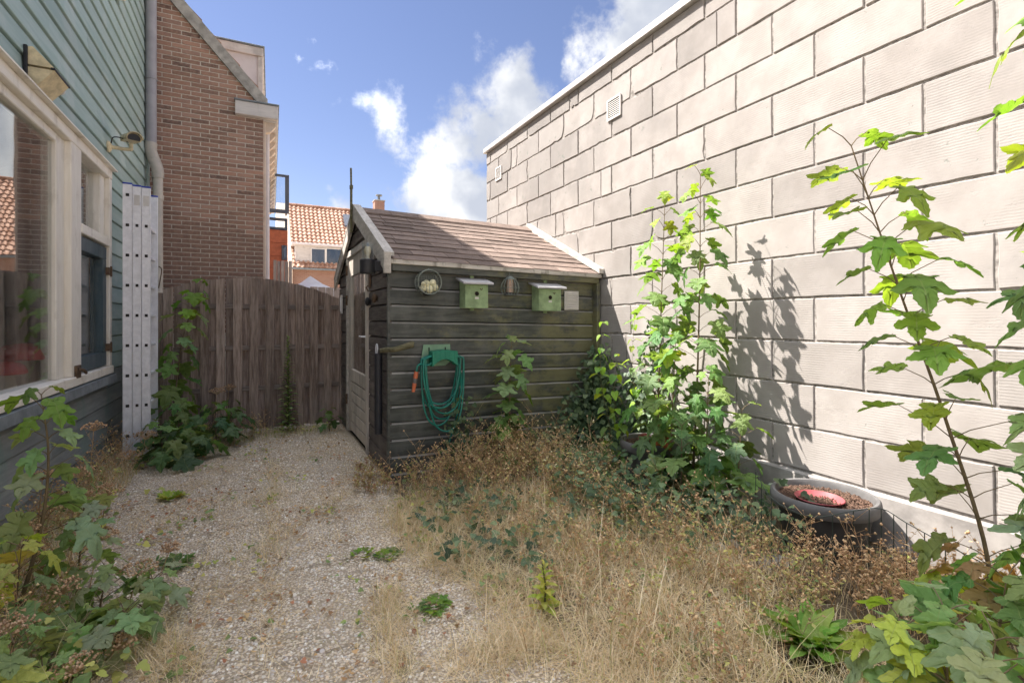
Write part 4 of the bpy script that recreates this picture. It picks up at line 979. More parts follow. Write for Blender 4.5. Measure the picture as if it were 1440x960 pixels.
# ------------------------------------------------------------------ houses and gardens beyond the fence
def tile_house():
    EY, RY = 30.0, 34.4
    e0 = ony(412, 376, EY); r0 = ony(409, 289, RY); x0 = e0.x; ez = e0.z; rz = r0.z; x1 = 20.0
    root = thing('tile_roof_house', 'far house with an orange pantile roof, white dormer and brick chimney', 'house', (x0, EY, 0))
    def p(n, mb, m, par=root, **kw): return part(n, mb, m, par, **kw)
    p('wall', MB().box(x0 - .1, x1, EY + .25, EY + .5, 0, ez), M['farbrick'])
    p('gable_wall', MB().prism([(EY + .25, 0), (RY + 4.4, 0), (RY + 4.4, ez), (RY, rz + .1), (EY - .1, ez + .0)], 0, x0 - .7, x0 - .02), M['render_cream'])
    # pantiles: rolled profile across, stepped courses up the slope
    tw, rows = .25, 18; cols = int((16 - x0) / tw); mb = MB(); sub = 6
    L = math.hypot(RY - EY, rz - ez); up = Vector((0, RY - EY, rz - ez)) / L; nr = Vector((0, -(rz - ez), RY - EY)) / L
    o = Vector((x0, EY, ez)); nx = cols * sub + 1
    for r in range(rows):
        b = len(mb.v)
        for (t, hgt) in ((r / rows, .085), ((r + 1.06) / rows, .035)):
            for i in range(nx):
                ph = (i % sub) / sub * 2 * math.pi; mb.v.append(tuple(o + Vector((i * tw / sub, 0, 0)) + up * (L * t) + nr * (hgt + .035 * math.sin(ph))))
        for i in range(nx - 1): mb.f.append((b + i, b + i + 1, b + nx + i + 1, b + nx + i))
        # the drop at the lower edge of the course
        s = len(mb.v)
        for i in range(nx): v = Vector(mb.v[b + i]) - nr * .06; mb.v.append(tuple(v))
        for i in range(nx - 1): mb.f.append((s + i, s + i + 1, b + i + 1, b + i))
    mb.sm = True
    rf = p('roof_tiles', mb, M['pantile'], kind='stuff')
    p('roof_deck', MB().prism([(EY, ez - .06), (RY, rz - .06), (RY + 4.4, ez - .06), (RY + 4.4, ez), (RY, rz), (EY, ez)], 0, x0, x1), M['tileorange'])
    for k in range(36): x = x0 + k * .45; p('ridge_tile', MB().tube([(x, RY, rz + .04), (x + .46, RY, rz + .05)], .12, 10), M['pantile'], rf)
    p('gutter', MB().bbox(x0 - .1, x1, EY - .12, EY + .02, ez - .1, ez - .0, .01), M['lead'])
    # dormer
    a, b = ony(415, 341, EY + .35), ony(500, 381, EY + .35); dx0, dx1 = a.x, b.x; z0, z1 = ez + .12, a.z; pz = (rz - ez) / 4.4
    d = p('dormer', MB().bbox(dx0, dx1, EY + .35, RY - .6, z0, z1 - .12, .01), M['whitewood'])
    p('dormer_roof', MB().bbox(dx0 - .2, dx1 + .2, EY + .15, RY - .4, z1 - .12, z1, .01), M['palepanel'], d)
    pw = [(438.5, 456.5), (459.5, 484), (487, 497)]
    for q0, q1 in pw:
        u, v = ony(q0, 350, EY + .33), ony(q1, 372, EY + .33)
        w = p('window', MB().bbox(u.x - .06, v.x + .06, EY + .30, EY + .345, v.z - .06, u.z + .06, .005), M['white'], d)
        part('pane', MB().box(u.x, v.x, EY + .292, EY + .298, v.z, u.z), M['greyglass'], d)
    u = ony(489, 311, 33.4)
    p('skylight', MB().prism([(32.9, rz - 1.5 * pz + .12), (33.8, rz - .6 * pz + .12), (33.8, rz - .6 * pz + .24), (32.9, rz - 1.5 * pz + .24)], 0, u.x - .25, u.x + .45), M['greyframe'])
    # chimney
    c = ony(532, 296, RY); c0, c1 = ony(526, 290, RY).x, ony(539.5, 290, RY).x; zt = ony(532, 284, RY).z
    ch = p('chimney', MB().bbox(c0, c1, RY - .3, RY + .4, rz - .4, zt, .01), M['farbrick'])
    p('chimney_cap', MB().bbox(c0 - .04, c1 + .04, RY - .34, RY + .44, zt, zt + .08, .01), M['conc'], ch)
    p('chimney_pot', MB().tube([((c0 + c1) / 2, RY, zt + .08), ((c0 + c1) / 2, RY, zt + .40)], .09, 10), M['lead'], ch)
    p('cowl', MB().tube([((c0 + c1) / 2, RY, zt + .41), ((c0 + c1) / 2, RY, zt + .48)], .22, 12), M['lead'], ch)
M['greyglass'] = glass_mat('far_window_glass', (.35, .38, .42), 1.9, 1.0, .1)
tile_house()
def modern_annex():
    Y = 11.5; a, b = ony(376, 322, Y), ony(404.5, 368, Y)
    root = thing('clad_annex', 'orange-clad annex with anthracite glazing behind the brick house', 'annex', (a.x, Y, 0))
    n = 12; z = 0
    hz = a.z / n
    part('core', MB().box(a.x - 1.2, b.x - .01, Y + .02, Y + 3, 0, a.z), M['tileorange'], root)
    for k in range(n): part('cladding_board', MB().bbox(a.x - 1.2, b.x, Y, Y + .019, k * hz + .004, (k + 1) * hz - .004, .003), M['tileorange'], root)
    w0, w1 = ony(396, 345, Y), ony(403.5, 366, Y)
    fr = part('window', MB().bbox(w0.x, w1.x, Y - .03, Y - .002, w1.z, w0.z, .004), M['greyframe'], root); part('pane', MB().box(w0.x + .04, w1.x - .02, Y - .036, Y - .031, w1.z + .05, w0.z - .04), M['greyglass'], fr)
    # glazed strip above and an opened top window
    g = ony(380, 305, Y); part('glazing_frame', MB().bbox(a.x - 1.2, b.x, Y + .02, Y + .1, a.z + .01, a.z + .06, .004).bbox(a.x - 1.2, b.x, Y + .02, Y + .1, g.z - .05, g.z, .004).bbox(b.x - .05, b.x - .002, Y + .021, Y + .099, a.z + .06, g.z - .05, .004), M['greyframe'], root)
    part('glazing', MB().box(a.x - 1.2, b.x - .05, Y + .05, Y + .056, a.z + .06, g.z - .05), M['clear'], root)
    p0, p1 = ony(374, 243, Y - .3), ony(406.5, 301, Y - .3)
    f = MB(); t = .075; z0, z1, x0, x1 = p1.z, p0.z, p0.x, p1.x
    f.bbox(x0, x1, Y - .33, Y - .28, z0, z0 + t, .004).bbox(x0, x1, Y - .33, Y - .28, z1 - t * .6, z1, .004).bbox(x0, x0 + t, Y - .329, Y - .281, z0 + t, z1 - t * .6, .004).bbox(x1 - t, x1, Y - .329, Y - .281, z0 + t, z1 - t * .6, .004)
    f.box(x1 - .06, x1 - .03, Y - .285, Y + .05, z0 + .02, z0 + .05); f.box(x0 + .03, x0 + .06, Y - .285, Y + .05, z0 + .02, z0 + .05)
    o = part('open_window', f, M['greyframe'], root); part('pane', MB().box(x0 + t, x1 - t, Y - .308, Y - .302, z0 + t, z1 - t * .6), M['clear'], o)
modern_annex()
def grey_screen():
    Y = 9.6; a, b = ony(384, 366, Y), ony(411, 400, Y)
    root = thing('slatted_screen', 'silvered board screen standing behind the arched fence', 'fence', ((a.x + b.x) / 2, Y, 0))
    n = 5; w = (b.x - a.x) / n
    for k in range(n): part('slat', MB().bbox(a.x + k * w + .004, a.x + (k + 1) * w - .004, Y + (.02 if k % 2 else 0), Y + .018 + (.02 if k % 2 else 0), 0, a.z + rnd.uniform(-.01, .01), .003), M['greyfence'], root)
    part('rail', MB().bbox(a.x, b.x, Y + .039, Y + .07, 1.0, 1.07, .003), M['greyfence'], root)
    Y = 10.2; a, b = ony(436, 403, Y), ony(480, 415, Y)
    root = thing('board_fence', 'low silvered board fence between the arched fence and the far house', 'fence', ((a.x + b.x) / 2, Y, 0))
    n = 11; w = (b.x + 1.0 - a.x) / n
    for k in range(n): part('slat', MB().bbox(a.x + k * w + .004, a.x + (k + 1) * w - .004, Y, Y + .018, 0, a.z + rnd.uniform(-.008, .008), .003), M['greyfence'], root)
    part('rail', MB().bbox(a.x, b.x + 1.0, Y + .019, Y + .05, 1.2, 1.27, .003), M['greyfence'], root)
grey_screen()
def gazebo():
    Y = 12.6; t = ony(436.5, 388, Y); e = ony(455, 405, Y); r = e.x - t.x + .25
    root = thing('garden_tent', 'pale grey peaked garden tent roof showing above the fence', 'tent', (t.x, Y, 0))
    mb = MB(); n = 10; zt = t.z; ze = e.z - .08
    prof = [(.0, zt), (.12 * r, zt - .14 * (zt - ze)), (.45 * r, zt - .55 * (zt - ze)), (r, ze), (r, ze - .18)]
    for q, z in prof:
        for sx, sy in ((-1, -1), (1, -1), (1, 1), (-1, 1)): mb.v.append((t.x + sx * q, Y + sy * q, z))
    for i in range(4):
        for k in range(4): mb.f.append((i * 4 + k, i * 4 + (k + 1) % 4, i * 4 + 4 + (k + 1) % 4, i * 4 + 4 + k))
    part('canopy', mb, M['canvas'], root)
    for sx in (-1, 1):
        for sy in (-1, 1): part('pole', MB().tube([(t.x + sx * (r - .04), Y + sy * (r - .04), 0), (t.x + sx * (r - .04), Y + sy * (r - .04), ze)], .02, 8), M['alu'], root)
gazebo()

# ------------------------------------------------------------------ planters
def planter(cx, cy, r, z, label, m_rim, deep=True):
    root = thing('planter', label, 'planter', (cx, cy, bedz(cx, cy) - .01))
    h = z - root.location[2]
    def q(n, mb, m, sm=True): o = put(n, mesh_of(n, mb, m, smooth=sm), root); return o
    q('body', MB().lathe([(0, 0), (r * .70, 0), (r * .72, .01), (r * .78, h * .4), (r * .86, h - .07), (r * .84, h - .068), (r * .68, .02), (0, .02)], 40), M['potdark'] if deep else M['pot'])
    q('rim', MB().lathe([(r * .85, h - .075), (r * .96, h - .072), (r * .99, h - .055), (r, h - .03), (r * .985, h - .008), (r * .955, h), (r * .90, h - .003), (r * .875, h - .018), (r * .86, h - .06)], 48), m_rim)
    n = 40; mb = MB(); rr = [0, .2, .4, .6, .75, .86]
    for k, a in enumerate(rr):
        for i in range(n): t = 2 * math.pi * i / n; mb.v.append((a * r * math.cos(t), a * r * math.sin(t), h - .045 + rnd.uniform(-.006, .006)))
    for k in range(len(rr) - 1):
        for i in range(n): mb.f.append((k * n + i, (k + 1) * n + i, (k + 1) * n + (i + 1) % n, k * n + (i + 1) % n))
    q('soil', mb, M['soil'])
    ch = MB()
    for i in range(1100):
        a = rnd.uniform(0, 6.283); d = r * .85 * math.sqrt(rnd.random()); s = rnd.uniform(.005, .012)
        c = (d * math.cos(a), d * math.sin(a), h - .04 + rnd.uniform(0, .006))
        ch.v += [(c[0] + s * rnd.uniform(.5, 1.3), c[1], c[2]), (c[0], c[1] + s * rnd.uniform(.5, 1.3), c[2]), (c[0] - s, c[1] - s * .3, c[2]), (c[0], c[1] - s, c[2] - s * .3), (c[0], c[1], c[2] + s * .7)]
        b = len(ch.v) - 5; ch.f += [(b, b + 1, b + 4), (b + 1, b + 2, b + 4), (b + 2, b + 3, b + 4), (b + 3, b, b + 4)]
    o = q('bark_chips', ch, M['soil'], False); tag(o, kind='stuff')
    return root, h
pc = ond(1158, 692, 2.86); PZ = pc.z
planter(pc.x, pc.y, .275, PZ, 'big round grey planter full of bark with a red dish on top', M['pot'])
def dish():
    c = ond(1152, 691, 2.83); root = None
    mb = MB().lathe([(0, 0), (.085, 0), (.10, .008), (.122, .032), (.125, .034), (.122, .037), (.098, .014), (.084, .006), (0, .005)], 36, (c.x, c.y, PZ - .052)); mb.sm = True
    single('red_dish', mb, M['redfade'], 'shallow faded red dish lying on the bark in the planter', 'dish', True)
dish()
pc2 = ond(912, 617, 3.95)
planter(pc2.x, pc2.y, .225, pc2.z, 'round grey planter half hidden by saplings near the shed', M['pot'], False)
def planter_bits():
    c = pc2
    mb = MB().lathe([(0, 0), (.05, 0), (.066, .09), (.07, .09), (.07, .10), (.06, .10), (.046, .012), (0, .012)], 24); q = Matrix.Rotation(R(68), 3, Vector((.8, .6, 0)))
    mb.v = [tuple(q @ Vector(v) + Vector((c.x - .05, c.y - .13, c.z - .005))) for v in mb.v]; mb.sm = True
    single('tipped_pot', mb, M['orange'], 'small orange flower pot lying tipped in the half-hidden planter', 'flower pot', True)
    mb = MB().ball((c.x - .02, c.y + .02, c.z + .0), .055, 14, 10, (1, 1, .8)); single('red_ball', mb, M['redfade'], 'red ball lying in the half-hidden planter', 'ball', True)
planter_bits()

def wire_edging():
    """low green wire border: hoops of thin wire with a twisted top line"""
    A, B = ond(1080, 668, 2.75), ond(1345, 760, 2.15)
    n = 26
    root = thing('wire_edging', 'low dark wire border fence around the planter and sapling', 'border fence', (A.x, A.y, .03))
    pts = []
    mids = [ond(px, py, t) for px, py, t in ((1062, 660, 3.0), (1085, 700, 2.62), (1140, 726, 2.5), (1200, 718, 2.45), (1240, 715, 2.4), (1275, 735, 2.3), (1330, 765, 2.15), (1400, 800, 1.95))]
    sp = spline(mids, 4); 
    part('top_wire', MB().tube(sp, .0022, 5), M['wiregreen'], root)
    part('middle_wire', MB().tube([(p.x, p.y, .05 + (p.z - .05) * .55) for p in sp], .0018, 5), M['wiregreen'], root)
    for p in sp[::2]: part('upright_wire', MB().tube([(p.x, p.y, .0), (p.x + rnd.uniform(-.006, .006), p.y, p.z)], .0021, 5), M['wiregreen'], root)
wire_edging()
def kerb_stones():
    for k, (px, py, w) in enumerate(((1025, 765, .2), (1090, 790, .24))):
        c = onz(px, py, .08); mb = MB(); mb.ball((c.x, c.y, .05), w * .5, 10, 8, (1.1, .55, .5)); mb.v = [(x + rnd.uniform(-.01, .01), y + rnd.uniform(-.01, .01), z + rnd.uniform(-.008, .008)) for x, y, z in mb.v]
        single('edging_stone', mb, M['conc'], ['grey edging stone half buried in dry weeds', 'larger grey edging stone beside the dock plant'][k], 'stone', False)
kerb_stones()

# ------------------------------------------------------------------ plants
def sycamore_mesh(name, seed, fold=.10, droop=.30, teeth=True):
    r = random.Random(seed)
    half = [(.0, .02), (.07, -.03), (.20, -.05), (.33, -.01), (.47, .09), (.40, .17), (.29, .24), (.34, .33), (.47, .42), (.66, .60), (.50, .64), (.36, .64), (.215, .57), (.24, .68), (.22, .79), (.12, .90), (0, 1.0)]
    wd = r.uniform(.82, 1.12); half = [(x * wd * r.uniform(.92, 1.08), y + r.uniform(-.02, .02)) for x, y in half]; half[0] = (0, .0); half[-1] = (0, 1.0)
    out = []
    for (a, b), (c, d) in zip(half[:-1], half[1:]):
        out.append((a, b)); l = math.hypot(c - a, d - b)
        if l > .09 and teeth:
            nx, ny = (d - b) / l, -(c - a) / l
            out.append((a + (c - a) * .36, b + (d - b) * .36)); out.append((a + (c - a) * .62 + nx * .026, b + (d - b) * .62 + ny * .026))
    out.append(half[-1]); n = len(out)
    def Z(x, y): return fold * abs(x) ** 1.2 * 1.4 - droop * (y * y * .8) - droop * .5 * abs(x) ** 2 + .035 * math.sin(9 * x + seed) * math.cos(7 * y + seed) + .06 * x * math.sin(seed * 1.7) + .02 * math.sin(17 * y + 13 * abs(x) + seed)
    sp = [(0, .0), (0, .2), (0, .4), (0, .6), (0, .8), (0, 1.0)]
    mb = MB()
    for side in (1, -1):
        pts = [(x * side, y) for x, y in out]; b = len(mb.v)
        mb.v += [(x, y, Z(x, y)) for x, y in pts]
        ib = len(mb.v); mb.v += [(x * .5, y * .62 + .13, Z(x * .5, y * .62 + .13)) for x, y in pts]
        sb = len(mb.v); mb.v += [(0, max(0, min(1, y * .75 + .12)) if 0 < i < n - 1 else y, 0) for i, (x, y) in enumerate(pts)]
        for i in range(sb, sb + n): mb.v[i] = (0, mb.v[i][1], Z(0, mb.v[i][1]))
        for i in range(n - 1):
            for lo, hi in ((b, ib), (ib, sb)):
                q = (lo + i, lo + i + 1, hi + i + 1, hi + i); mb.f.append(q if side > 0 else q[::-1])
    mb.sm = True
    return mesh_of(name, mb, M['leaf'], ang=180)
SYC = [sycamore_mesh('sycamore_leaf', s, f, d) for s, f, d in ((1, .12, .25), (2, .20, .45), (3, .08, .65), (4, .26, .30), (5, .05, .12), (6, -.12, .5), (7, .32, .55), (8, .1, .85), (9, -.05, .3))]
def heart_mesh(name, seed):
    half = [(0, 0), (.10, -.07), (.24, -.06), (.36, .06), (.40, .22), (.36, .42), (.26, .64), (.13, .84), (0, 1)]
    mb = MB(); 
    for side in (1, -1):
        b = len(mb.v); mb.v += [(x * side, y, .25 * abs(x) - .3 * y * y) for x, y in half]; s = len(mb.v); mb.v += [(0, max(0, min(1, y * .85 + .06)) if 0 < i < 8 else y, 0) for i, (x, y) in enumerate(half)]
        for i in range(s, s + 9): mb.v[i] = (0, mb.v[i][1], -.3 * mb.v[i][1] ** 2)
        for i in range(8): q = (b + i, b + i + 1, s + i + 1, s + i); mb.f.append(q if side > 0 else q[::-1])
    mb.sm = True; return mesh_of(name, mb, M['leaf'], ang=180)
HEART = [heart_mesh('heart_leaf', 1)]
def lance_mesh(name, w=.14, wav=.0):
    n = 9; mb = MB()
    for i in range(n + 1):
        y = i / n; ww = w * math.sin(math.pi * min(1, y * .93 + .05)) ** .8; z = .35 * y - .55 * y * y + wav * math.sin(y * 20)
        mb.v += [(-ww, y, z + .25 * ww + wav * math.sin(y * 23)), (0, y, z), (ww, y, z + .25 * ww + wav * math.cos(y * 19))]
    for i in range(n):
        for k in (0, 1): a = i * 3 + k; mb.f.append((a, a + 1, a + 4, a + 3))
    mb.sm = True; return mesh_of(name, mb, M['leaf'], ang=180)
LANCE = [lance_mesh('lance_leaf', .10), lance_mesh('dock_leaf', .17, .025)]

GREENS = {'fresh': [(.24, .36, .05), (.20, .33, .06), (.29, .39, .05), (.17, .30, .07)], 'mid': [(.15, .26, .075), (.18, .29, .085), (.12, .22, .075), (.21, .32, .10)], 'pale': [(.31, .42, .21), (.27, .38, .17), (.36, .46, .26), (.29, .42, .16)],
          'dark': [(.085, .165, .075), (.11, .19, .075), (.13, .22, .09)], 'yellow': [(.50, .54, .09), (.42, .50, .08), (.54, .52, .14)], 'dockgreen': [(.28, .46, .09), (.23, .40, .08), (.34, .50, .12)], 'tan': [(.52, .34, .16), (.45, .28, .13)]}
def leaf(me, parent, base, pos, d, up, size, col, width=1.0):
    y = d.normalized(); x = y.cross(up)
    if x.length < 1e-3: x = y.orthogonal()
    x.normalize(); z = x.cross(y).normalized()
    o = put('leaf', me, parent)
    m = Matrix((x * size * width, y * size, z * size)).transposed().to_4x4(); m.translation = Vector(pos) - Vector(base); o.matrix_local = m
    o.color = (*[max(.01, c * rnd.uniform(.85, 1.15)) for c in col], 1); return o
def sapling(label, pts, nodes, size, cols, r0=.011, group=None, start=.12, name='sycamore_sapling', pet=1.0, meshes=None, mat='stemred', tip=.6, extra=0, out=1.0, face=None, pairs=2, wide=1.0, dr=(-1.3, -.25), fw=.55):
    """upright young tree: opposite leaves on long stalks, each pair a quarter turn on; lowest leaves largest"""
    meshes = meshes or SYC; sp = spline(pts, 8); n = len(sp); base = sp[0]
    root = thing(name, label, 'sapling' if 'sapling' in name else 'plant', tuple(base), 0, group)
    st = MB().tube([p - base for p in sp], [r0 * (1 - .78 * i / (n - 1)) for i in range(n)], 8); ang = rnd.uniform(0, 3)
    pet_mb = MB(); todo = []
    for k in range(nodes):
        f = start + (1 - start) * (k / max(1, nodes - 1)) ** .92; i = min(n - 1, int(f * (n - 1))); p = sp[i]
        s = size * (1.0 - (1 - tip) * f) * rnd.uniform(.72, 1.15)
        if k == nodes - 1: s *= .7
        ang += math.pi / 2 + rnd.uniform(-.35, .35)
        for j in range(pairs):
            a = ang + j * 2 * math.pi / pairs + rnd.uniform(-.25, .25); h = Vector((math.cos(a), math.sin(a), 0))
            if face is not None: h = (h + Vector(face) * fw).normalized()
            L = s * pet * rnd.uniform(.7, 1.1); rise = .30 + .55 * f
            e = p + (h * out + Vector((0, 0, rise))).normalized() * L; m = p + (h * .55 * out + Vector((0, 0, rise * .75))) * L * .5
            pet_mb.tube([q - base for q in (p, m, e)], [.0022, .0018, .0014], 5, False)
            d = (h + Vector((0, 0, rnd.uniform(*dr) + .25 * f))).normalized()
            up = (Vector((0, 0, 1)) + h * rnd.uniform(.1, .5) + Vector((rnd.uniform(-.3, .3), rnd.uniform(-.3, .3), 0))).normalized()
            todo.append((rnd.choice(meshes), e, d, up, s))
    st.add(pet_mb.v, pet_mb.f); put('stem', mesh_of('stem', st, M[mat], smooth=True), root)
    for k, (me, e, d, up, s) in enumerate(todo):
        f = k / max(1, len(todo) - 1); cs = cols[min(len(cols) - 1, int(f * len(cols)))]
        leaf(me, root, base, e, d, up, s, rnd.choice(GREENS[cs]), wide * rnd.uniform(.82, 1.15))
    return root
V = Vector
# two saplings by the block wall
def ground_at(x, y): return V((x, y, bedz(x, y)))
tipA, tipB = ond(985, 246, 3.6), ond(935, 285, 3.78)
sapling('taller of two slim maple saplings growing by the block wall', [ground_at(2.80, 2.62), V((2.83, 2.60, .8)), V((2.85, 2.59, 1.6)), tipA], 28, .20, ['mid', 'mid', 'mid', 'fresh'], .010, 'maple saplings by the block wall')
sapling('shorter of two slim maple saplings growing by the block wall', [ground_at(2.78, 2.95), V((2.77, 2.92, .8)), V((2.76, 2.88, 1.5)), tipB], 25, .20, ['mid', 'mid', 'mid', 'fresh'], .009, 'maple saplings by the block wall')
sapling('leafy low maple shoot in front of the saplings beside the half-hidden planter', [ground_at(2.62, 2.55), V((2.60, 2.52, .35)), V((2.58, 2.50, .66))], 7, .20, ['dark', 'mid', 'mid'], .008, start=.2)
sapling('low maple shoot with drooping leaves between saplings and big planter', [ground_at(2.92, 2.35), V((2.90, 2.30, .4)), V((2.88, 2.26, .78))], 7, .20, ['mid', 'dark', 'mid'], .008, start=.25)
sapling('half-height maple shoot between the two slim saplings', [ground_at(2.72, 2.74), V((2.71, 2.72, .6)), V((2.73, 2.70, 1.25))], 13, .20, ['mid', 'mid', 'fresh'], .008, start=.2)
sapling('leafy maple shoot in front of the slim saplings at the wire border', [ground_at(2.78, 2.48), V((2.76, 2.45, .5)), V((2.77, 2.44, .98))], 11, .20, ['mid', 'dark', 'mid'], .008, start=.2)
# leaning tall sapling on the right
sapling('tall leaning maple sapling in front of the block wall', [V((2.33, .86, .05)), ond(1392, 808, 1.80), ond(1330, 590, 1.82), ond(1262, 400, 1.85), ond(1197, 205, 1.88)], 21, .172, ['mid', 'fresh', 'fresh', 'fresh'], .0095, start=.30, pet=1.15, tip=.8, dr=(-.75, -.05))
# its neighbour, whose stem stands just outside the frame
sapling('maple sapling whose long stalked leaves reach in beside the tall leaning one', [V((2.22, .42, .05)), V((2.20, .44, .9)), V((2.16, .47, 1.7)), V((2.06, .52, 2.65))], 24, .21, ['pale', 'mid', 'fresh', 'fresh'], .011, start=.22, pet=1.5, face=(-.89, .4556, 0), dr=(-.8, -.05), fw=.9)
# big low leaves bottom right; pale greens paint in the sky sheen
for k, (px, py, t, sz, cs, lab) in enumerate(((1330, 860, 1.42, .19, ['pale', 'pale'], 'broad pale-leaved maple shoot at the foot of the leaning sapling'), (1415, 815, 1.5, .20, ['pale', 'mid'], 'broad-leaved maple shoot behind the pale shoot by the wire border'), (1270, 880, 1.45, .16, ['pale', 'yellow'], 'maple shoot with yellow-green leaves beside the dock plant'), (1400, 900, 1.25, .18, ['pale', 'pale'], 'low maple shoot in the dry grass below the pale shoots'), (1375, 800, 1.75, .17, ['pale', 'yellow', 'tan'], 'maple shoot with some yellow and withered leaves at the wire border'))):
    e = ond(px, py, t); g = V((e.x + rnd.uniform(-.05, .05), e.y + rnd.uniform(-.05, .05), .04))
    sapling(lab, [g, (g + e) / 2 + V((.01, .01, 0)), e], 6, sz * 1.1, cs, .008, None, .35, pet=.9, pairs=3, out=1.2)
# sapling at the shed front
sh = fz(722, 480, .25)
sapling('maple sapling growing against the black shed boards', [V((sh.x - .02, SY - .26, .04)), V((sh.x - .03, SY - .24, .6)), V((sh.x, SY - .22, 1.2))], 14, .21, ['dark', 'mid', 'pale', 'pale'], .009, start=.18, pet=.75)
sapling('bushy maple shoot at the foot of the shed sapling', [V((sh.x - .10, SY - .34, .04)), V((sh.x - .08, SY - .36, .3)), V((sh.x - .06, SY - .38, .5))], 5, .20, ['dark', 'mid'], .007, start=.3)
# sapling at the arched fence
t1 = ony(283, 398, 6.72)
sapling('slim maple sapling in front of the arched fence', [V((-.86, 6.45, 0)), V((-.80, 6.55, .6)), V((-.74, 6.65, 1.2)), t1], 19, .22, ['mid', 'mid', 'pale', 'fresh'], .010, start=.15, tip=.6)
for k, (px, py, Y, lab) in enumerate(((250, 575, 6.1, 'dark leafy maple shoot at the base of the slim fence sapling'), (300, 575, 6.2, 'spreading maple shoot in front of the arched fence boards'), (225, 600, 5.9, 'dark maple shoot right beside the ladder foot'), (265, 610, 5.8, 'low maple shoot at the front of the dark clump by the ladder'), (322, 570, 6.5, 'maple shoot at the edge of the dark clump next to bare fence boards'), (240, 625, 5.6, 'lowest maple shoot of the dark clump, over the gravel edge'))):
    e = ony(px, py, Y); g = V((e.x + rnd.uniform(-.05, .05), Y + .02, 0))
    sapling(lab, [g, (g + e) / 2, V((e.x, Y, max(.22, e.z)))], 5, .23, ['dark', 'dark', 'mid'], .007, 'maple shoots between ladder and fence', .3, pairs=3)
sapling('dark leafy shoot at the fence foot beside the shed door', [V((.80, 6.55, 0)), V((.79, 6.55, .12)), V((.78, 6.54, .25))], 4, .16, ['dark', 'mid'], .005, None, .3)
# left foreground; leaf colours paled to stand in for sky sheen
lp_ = [ond(20, 900, 2.25), ond(58, 740, 2.3), ond(68, 640, 2.32), ond(58, 555, 2.34)]; lp_[0].z = 0
sapling('bright green maple sapling below the big window', lp_, 11, .185, ['pale', 'pale', 'pale', 'fresh'], .010, start=.2, pet=.85)
for k, (px, py, t, lab, cs) in enumerate(((120, 690, 2.5, 'maple shoot with broad leaves reaching over the path below the window', ['pale', 'pale']), (30, 770, 2.0, 'yellowing maple shoot low at the house wall', ['pale', 'yellow']), (175, 860, 2.05, 'low maple shoot spreading onto the gravel path', ['pale', 'pale']), (110, 880, 1.95, 'low green maple shoot in the weeds beside the gravel', ['mid', 'pale']), (20, 905, 1.7, 'yellow-leaved maple shoot in the weedy strip by the house', ['yellow', 'pale']), (215, 815, 2.3, 'small maple shoot lying out over the gravel', ['pale', 'pale']), (60, 940, 1.75, 'leafy maple shoot at the end of the weedy strip', ['pale', 'pale']), (150, 800, 2.25, 'flat-leaved maple shoot between gravel and weedy strip', ['mid', 'pale']))):
    e = ond(px, py, t); g = V((e.x - .04, e.y + .02, 0))
    sapling(lab, [g, (g + e) / 2, V((e.x, e.y, max(.10, e.z)))], 5, .15, cs, .006, None, .3, pairs=3)
# bindweed with heart leaves in the shed corner
for k, (px, t, top, lab) in enumerate(((848, 4.05, 455, 'bindweed climbing between shed and block wall'), (868, 3.95, 500, 'lower bindweed shoot in the corner of shed and wall'), (893, 4.05, 440, 'sunlit bindweed climbing the block wall'))):
    b = ond(px + 8, 640, t); tp = ond(px, top, t); b.z = .05
    sapling(lab, [b, (b * 2 + tp) / 3 + V((.03, 0, 0)), (b + tp * 2) / 3 + V((-.03, .02, 0)), tp], 15, .085, ['mid', 'fresh', 'fresh'], .003, 'bindweed in the shed corner', .05, 'bindweed', .5, HEART, 'stem', .8, wide=1.1)
# horseweed, a bottle brush of narrow leaves
def horseweed(base, h, label, n=110, size=.15, col='pale'):
    root = thing('horseweed', label, 'plant', tuple(base)); st = MB().tube([(0, 0, 0), (.01, 0, h * .5), (-.005, .01, h)], [.006, .005, .003], 6); put('stem', mesh_of('stem', st, M['stem'], smooth=True), root)
    for k in range(n):
        f = .03 + .97 * k / n; a = k * 2.4; d = V((math.cos(a), math.sin(a), .35 + 1.2 * max(0, f - .6))); s = size * (1 - .72 * f ** 1.5) * rnd.uniform(.8, 1.15)
        leaf(LANCE[0], root, (0, 0, 0), (0, 0, h * f), d, V((0, 0, 1)), s, rnd.choice(GREENS[col]), 2.0)
g = onz(405, 606); horseweed((g.x, g.y, 0), ond(405, 472, g.y / ray(405, 472).y).z, 'tall narrow-leaved horseweed in front of the arched fence')
g = onz(765, 860, .04); horseweed((g.x, g.y, .03), .24, 'small bright yellow-green horseweed in the dry grass', 34, .085, 'yellow')
def rosette(label, base, n, size, mesh, cols, rise=.9, name='dock_plant', w=1.0, spread=.012):
    root = thing(name, label, 'plant', tuple(base))
    for k in range(n):
        a = k * 2.4 + rnd.uniform(-.2, .2); f = k / n; d = V((math.cos(a), math.sin(a), rise * (.35 + f * 1.6))); leaf(mesh, root, (0, 0, 0), (spread * math.cos(a) * (.3 + rnd.random()), spread * math.sin(a) * (.3 + rnd.random()), .005), d, V((0, 0, 1)), size * rnd.uniform(.75, 1.1) * (1 - .35 * f), rnd.choice(GREENS[rnd.choice(cols)]), w)
    return root
g = onz(1140, 925, .05); rosette('bright green dock plant in the dry grass', (g.x, g.y, .05), 32, .25, LANCE[1], ['fresh', 'dockgreen', 'dockgreen'], 1.2)
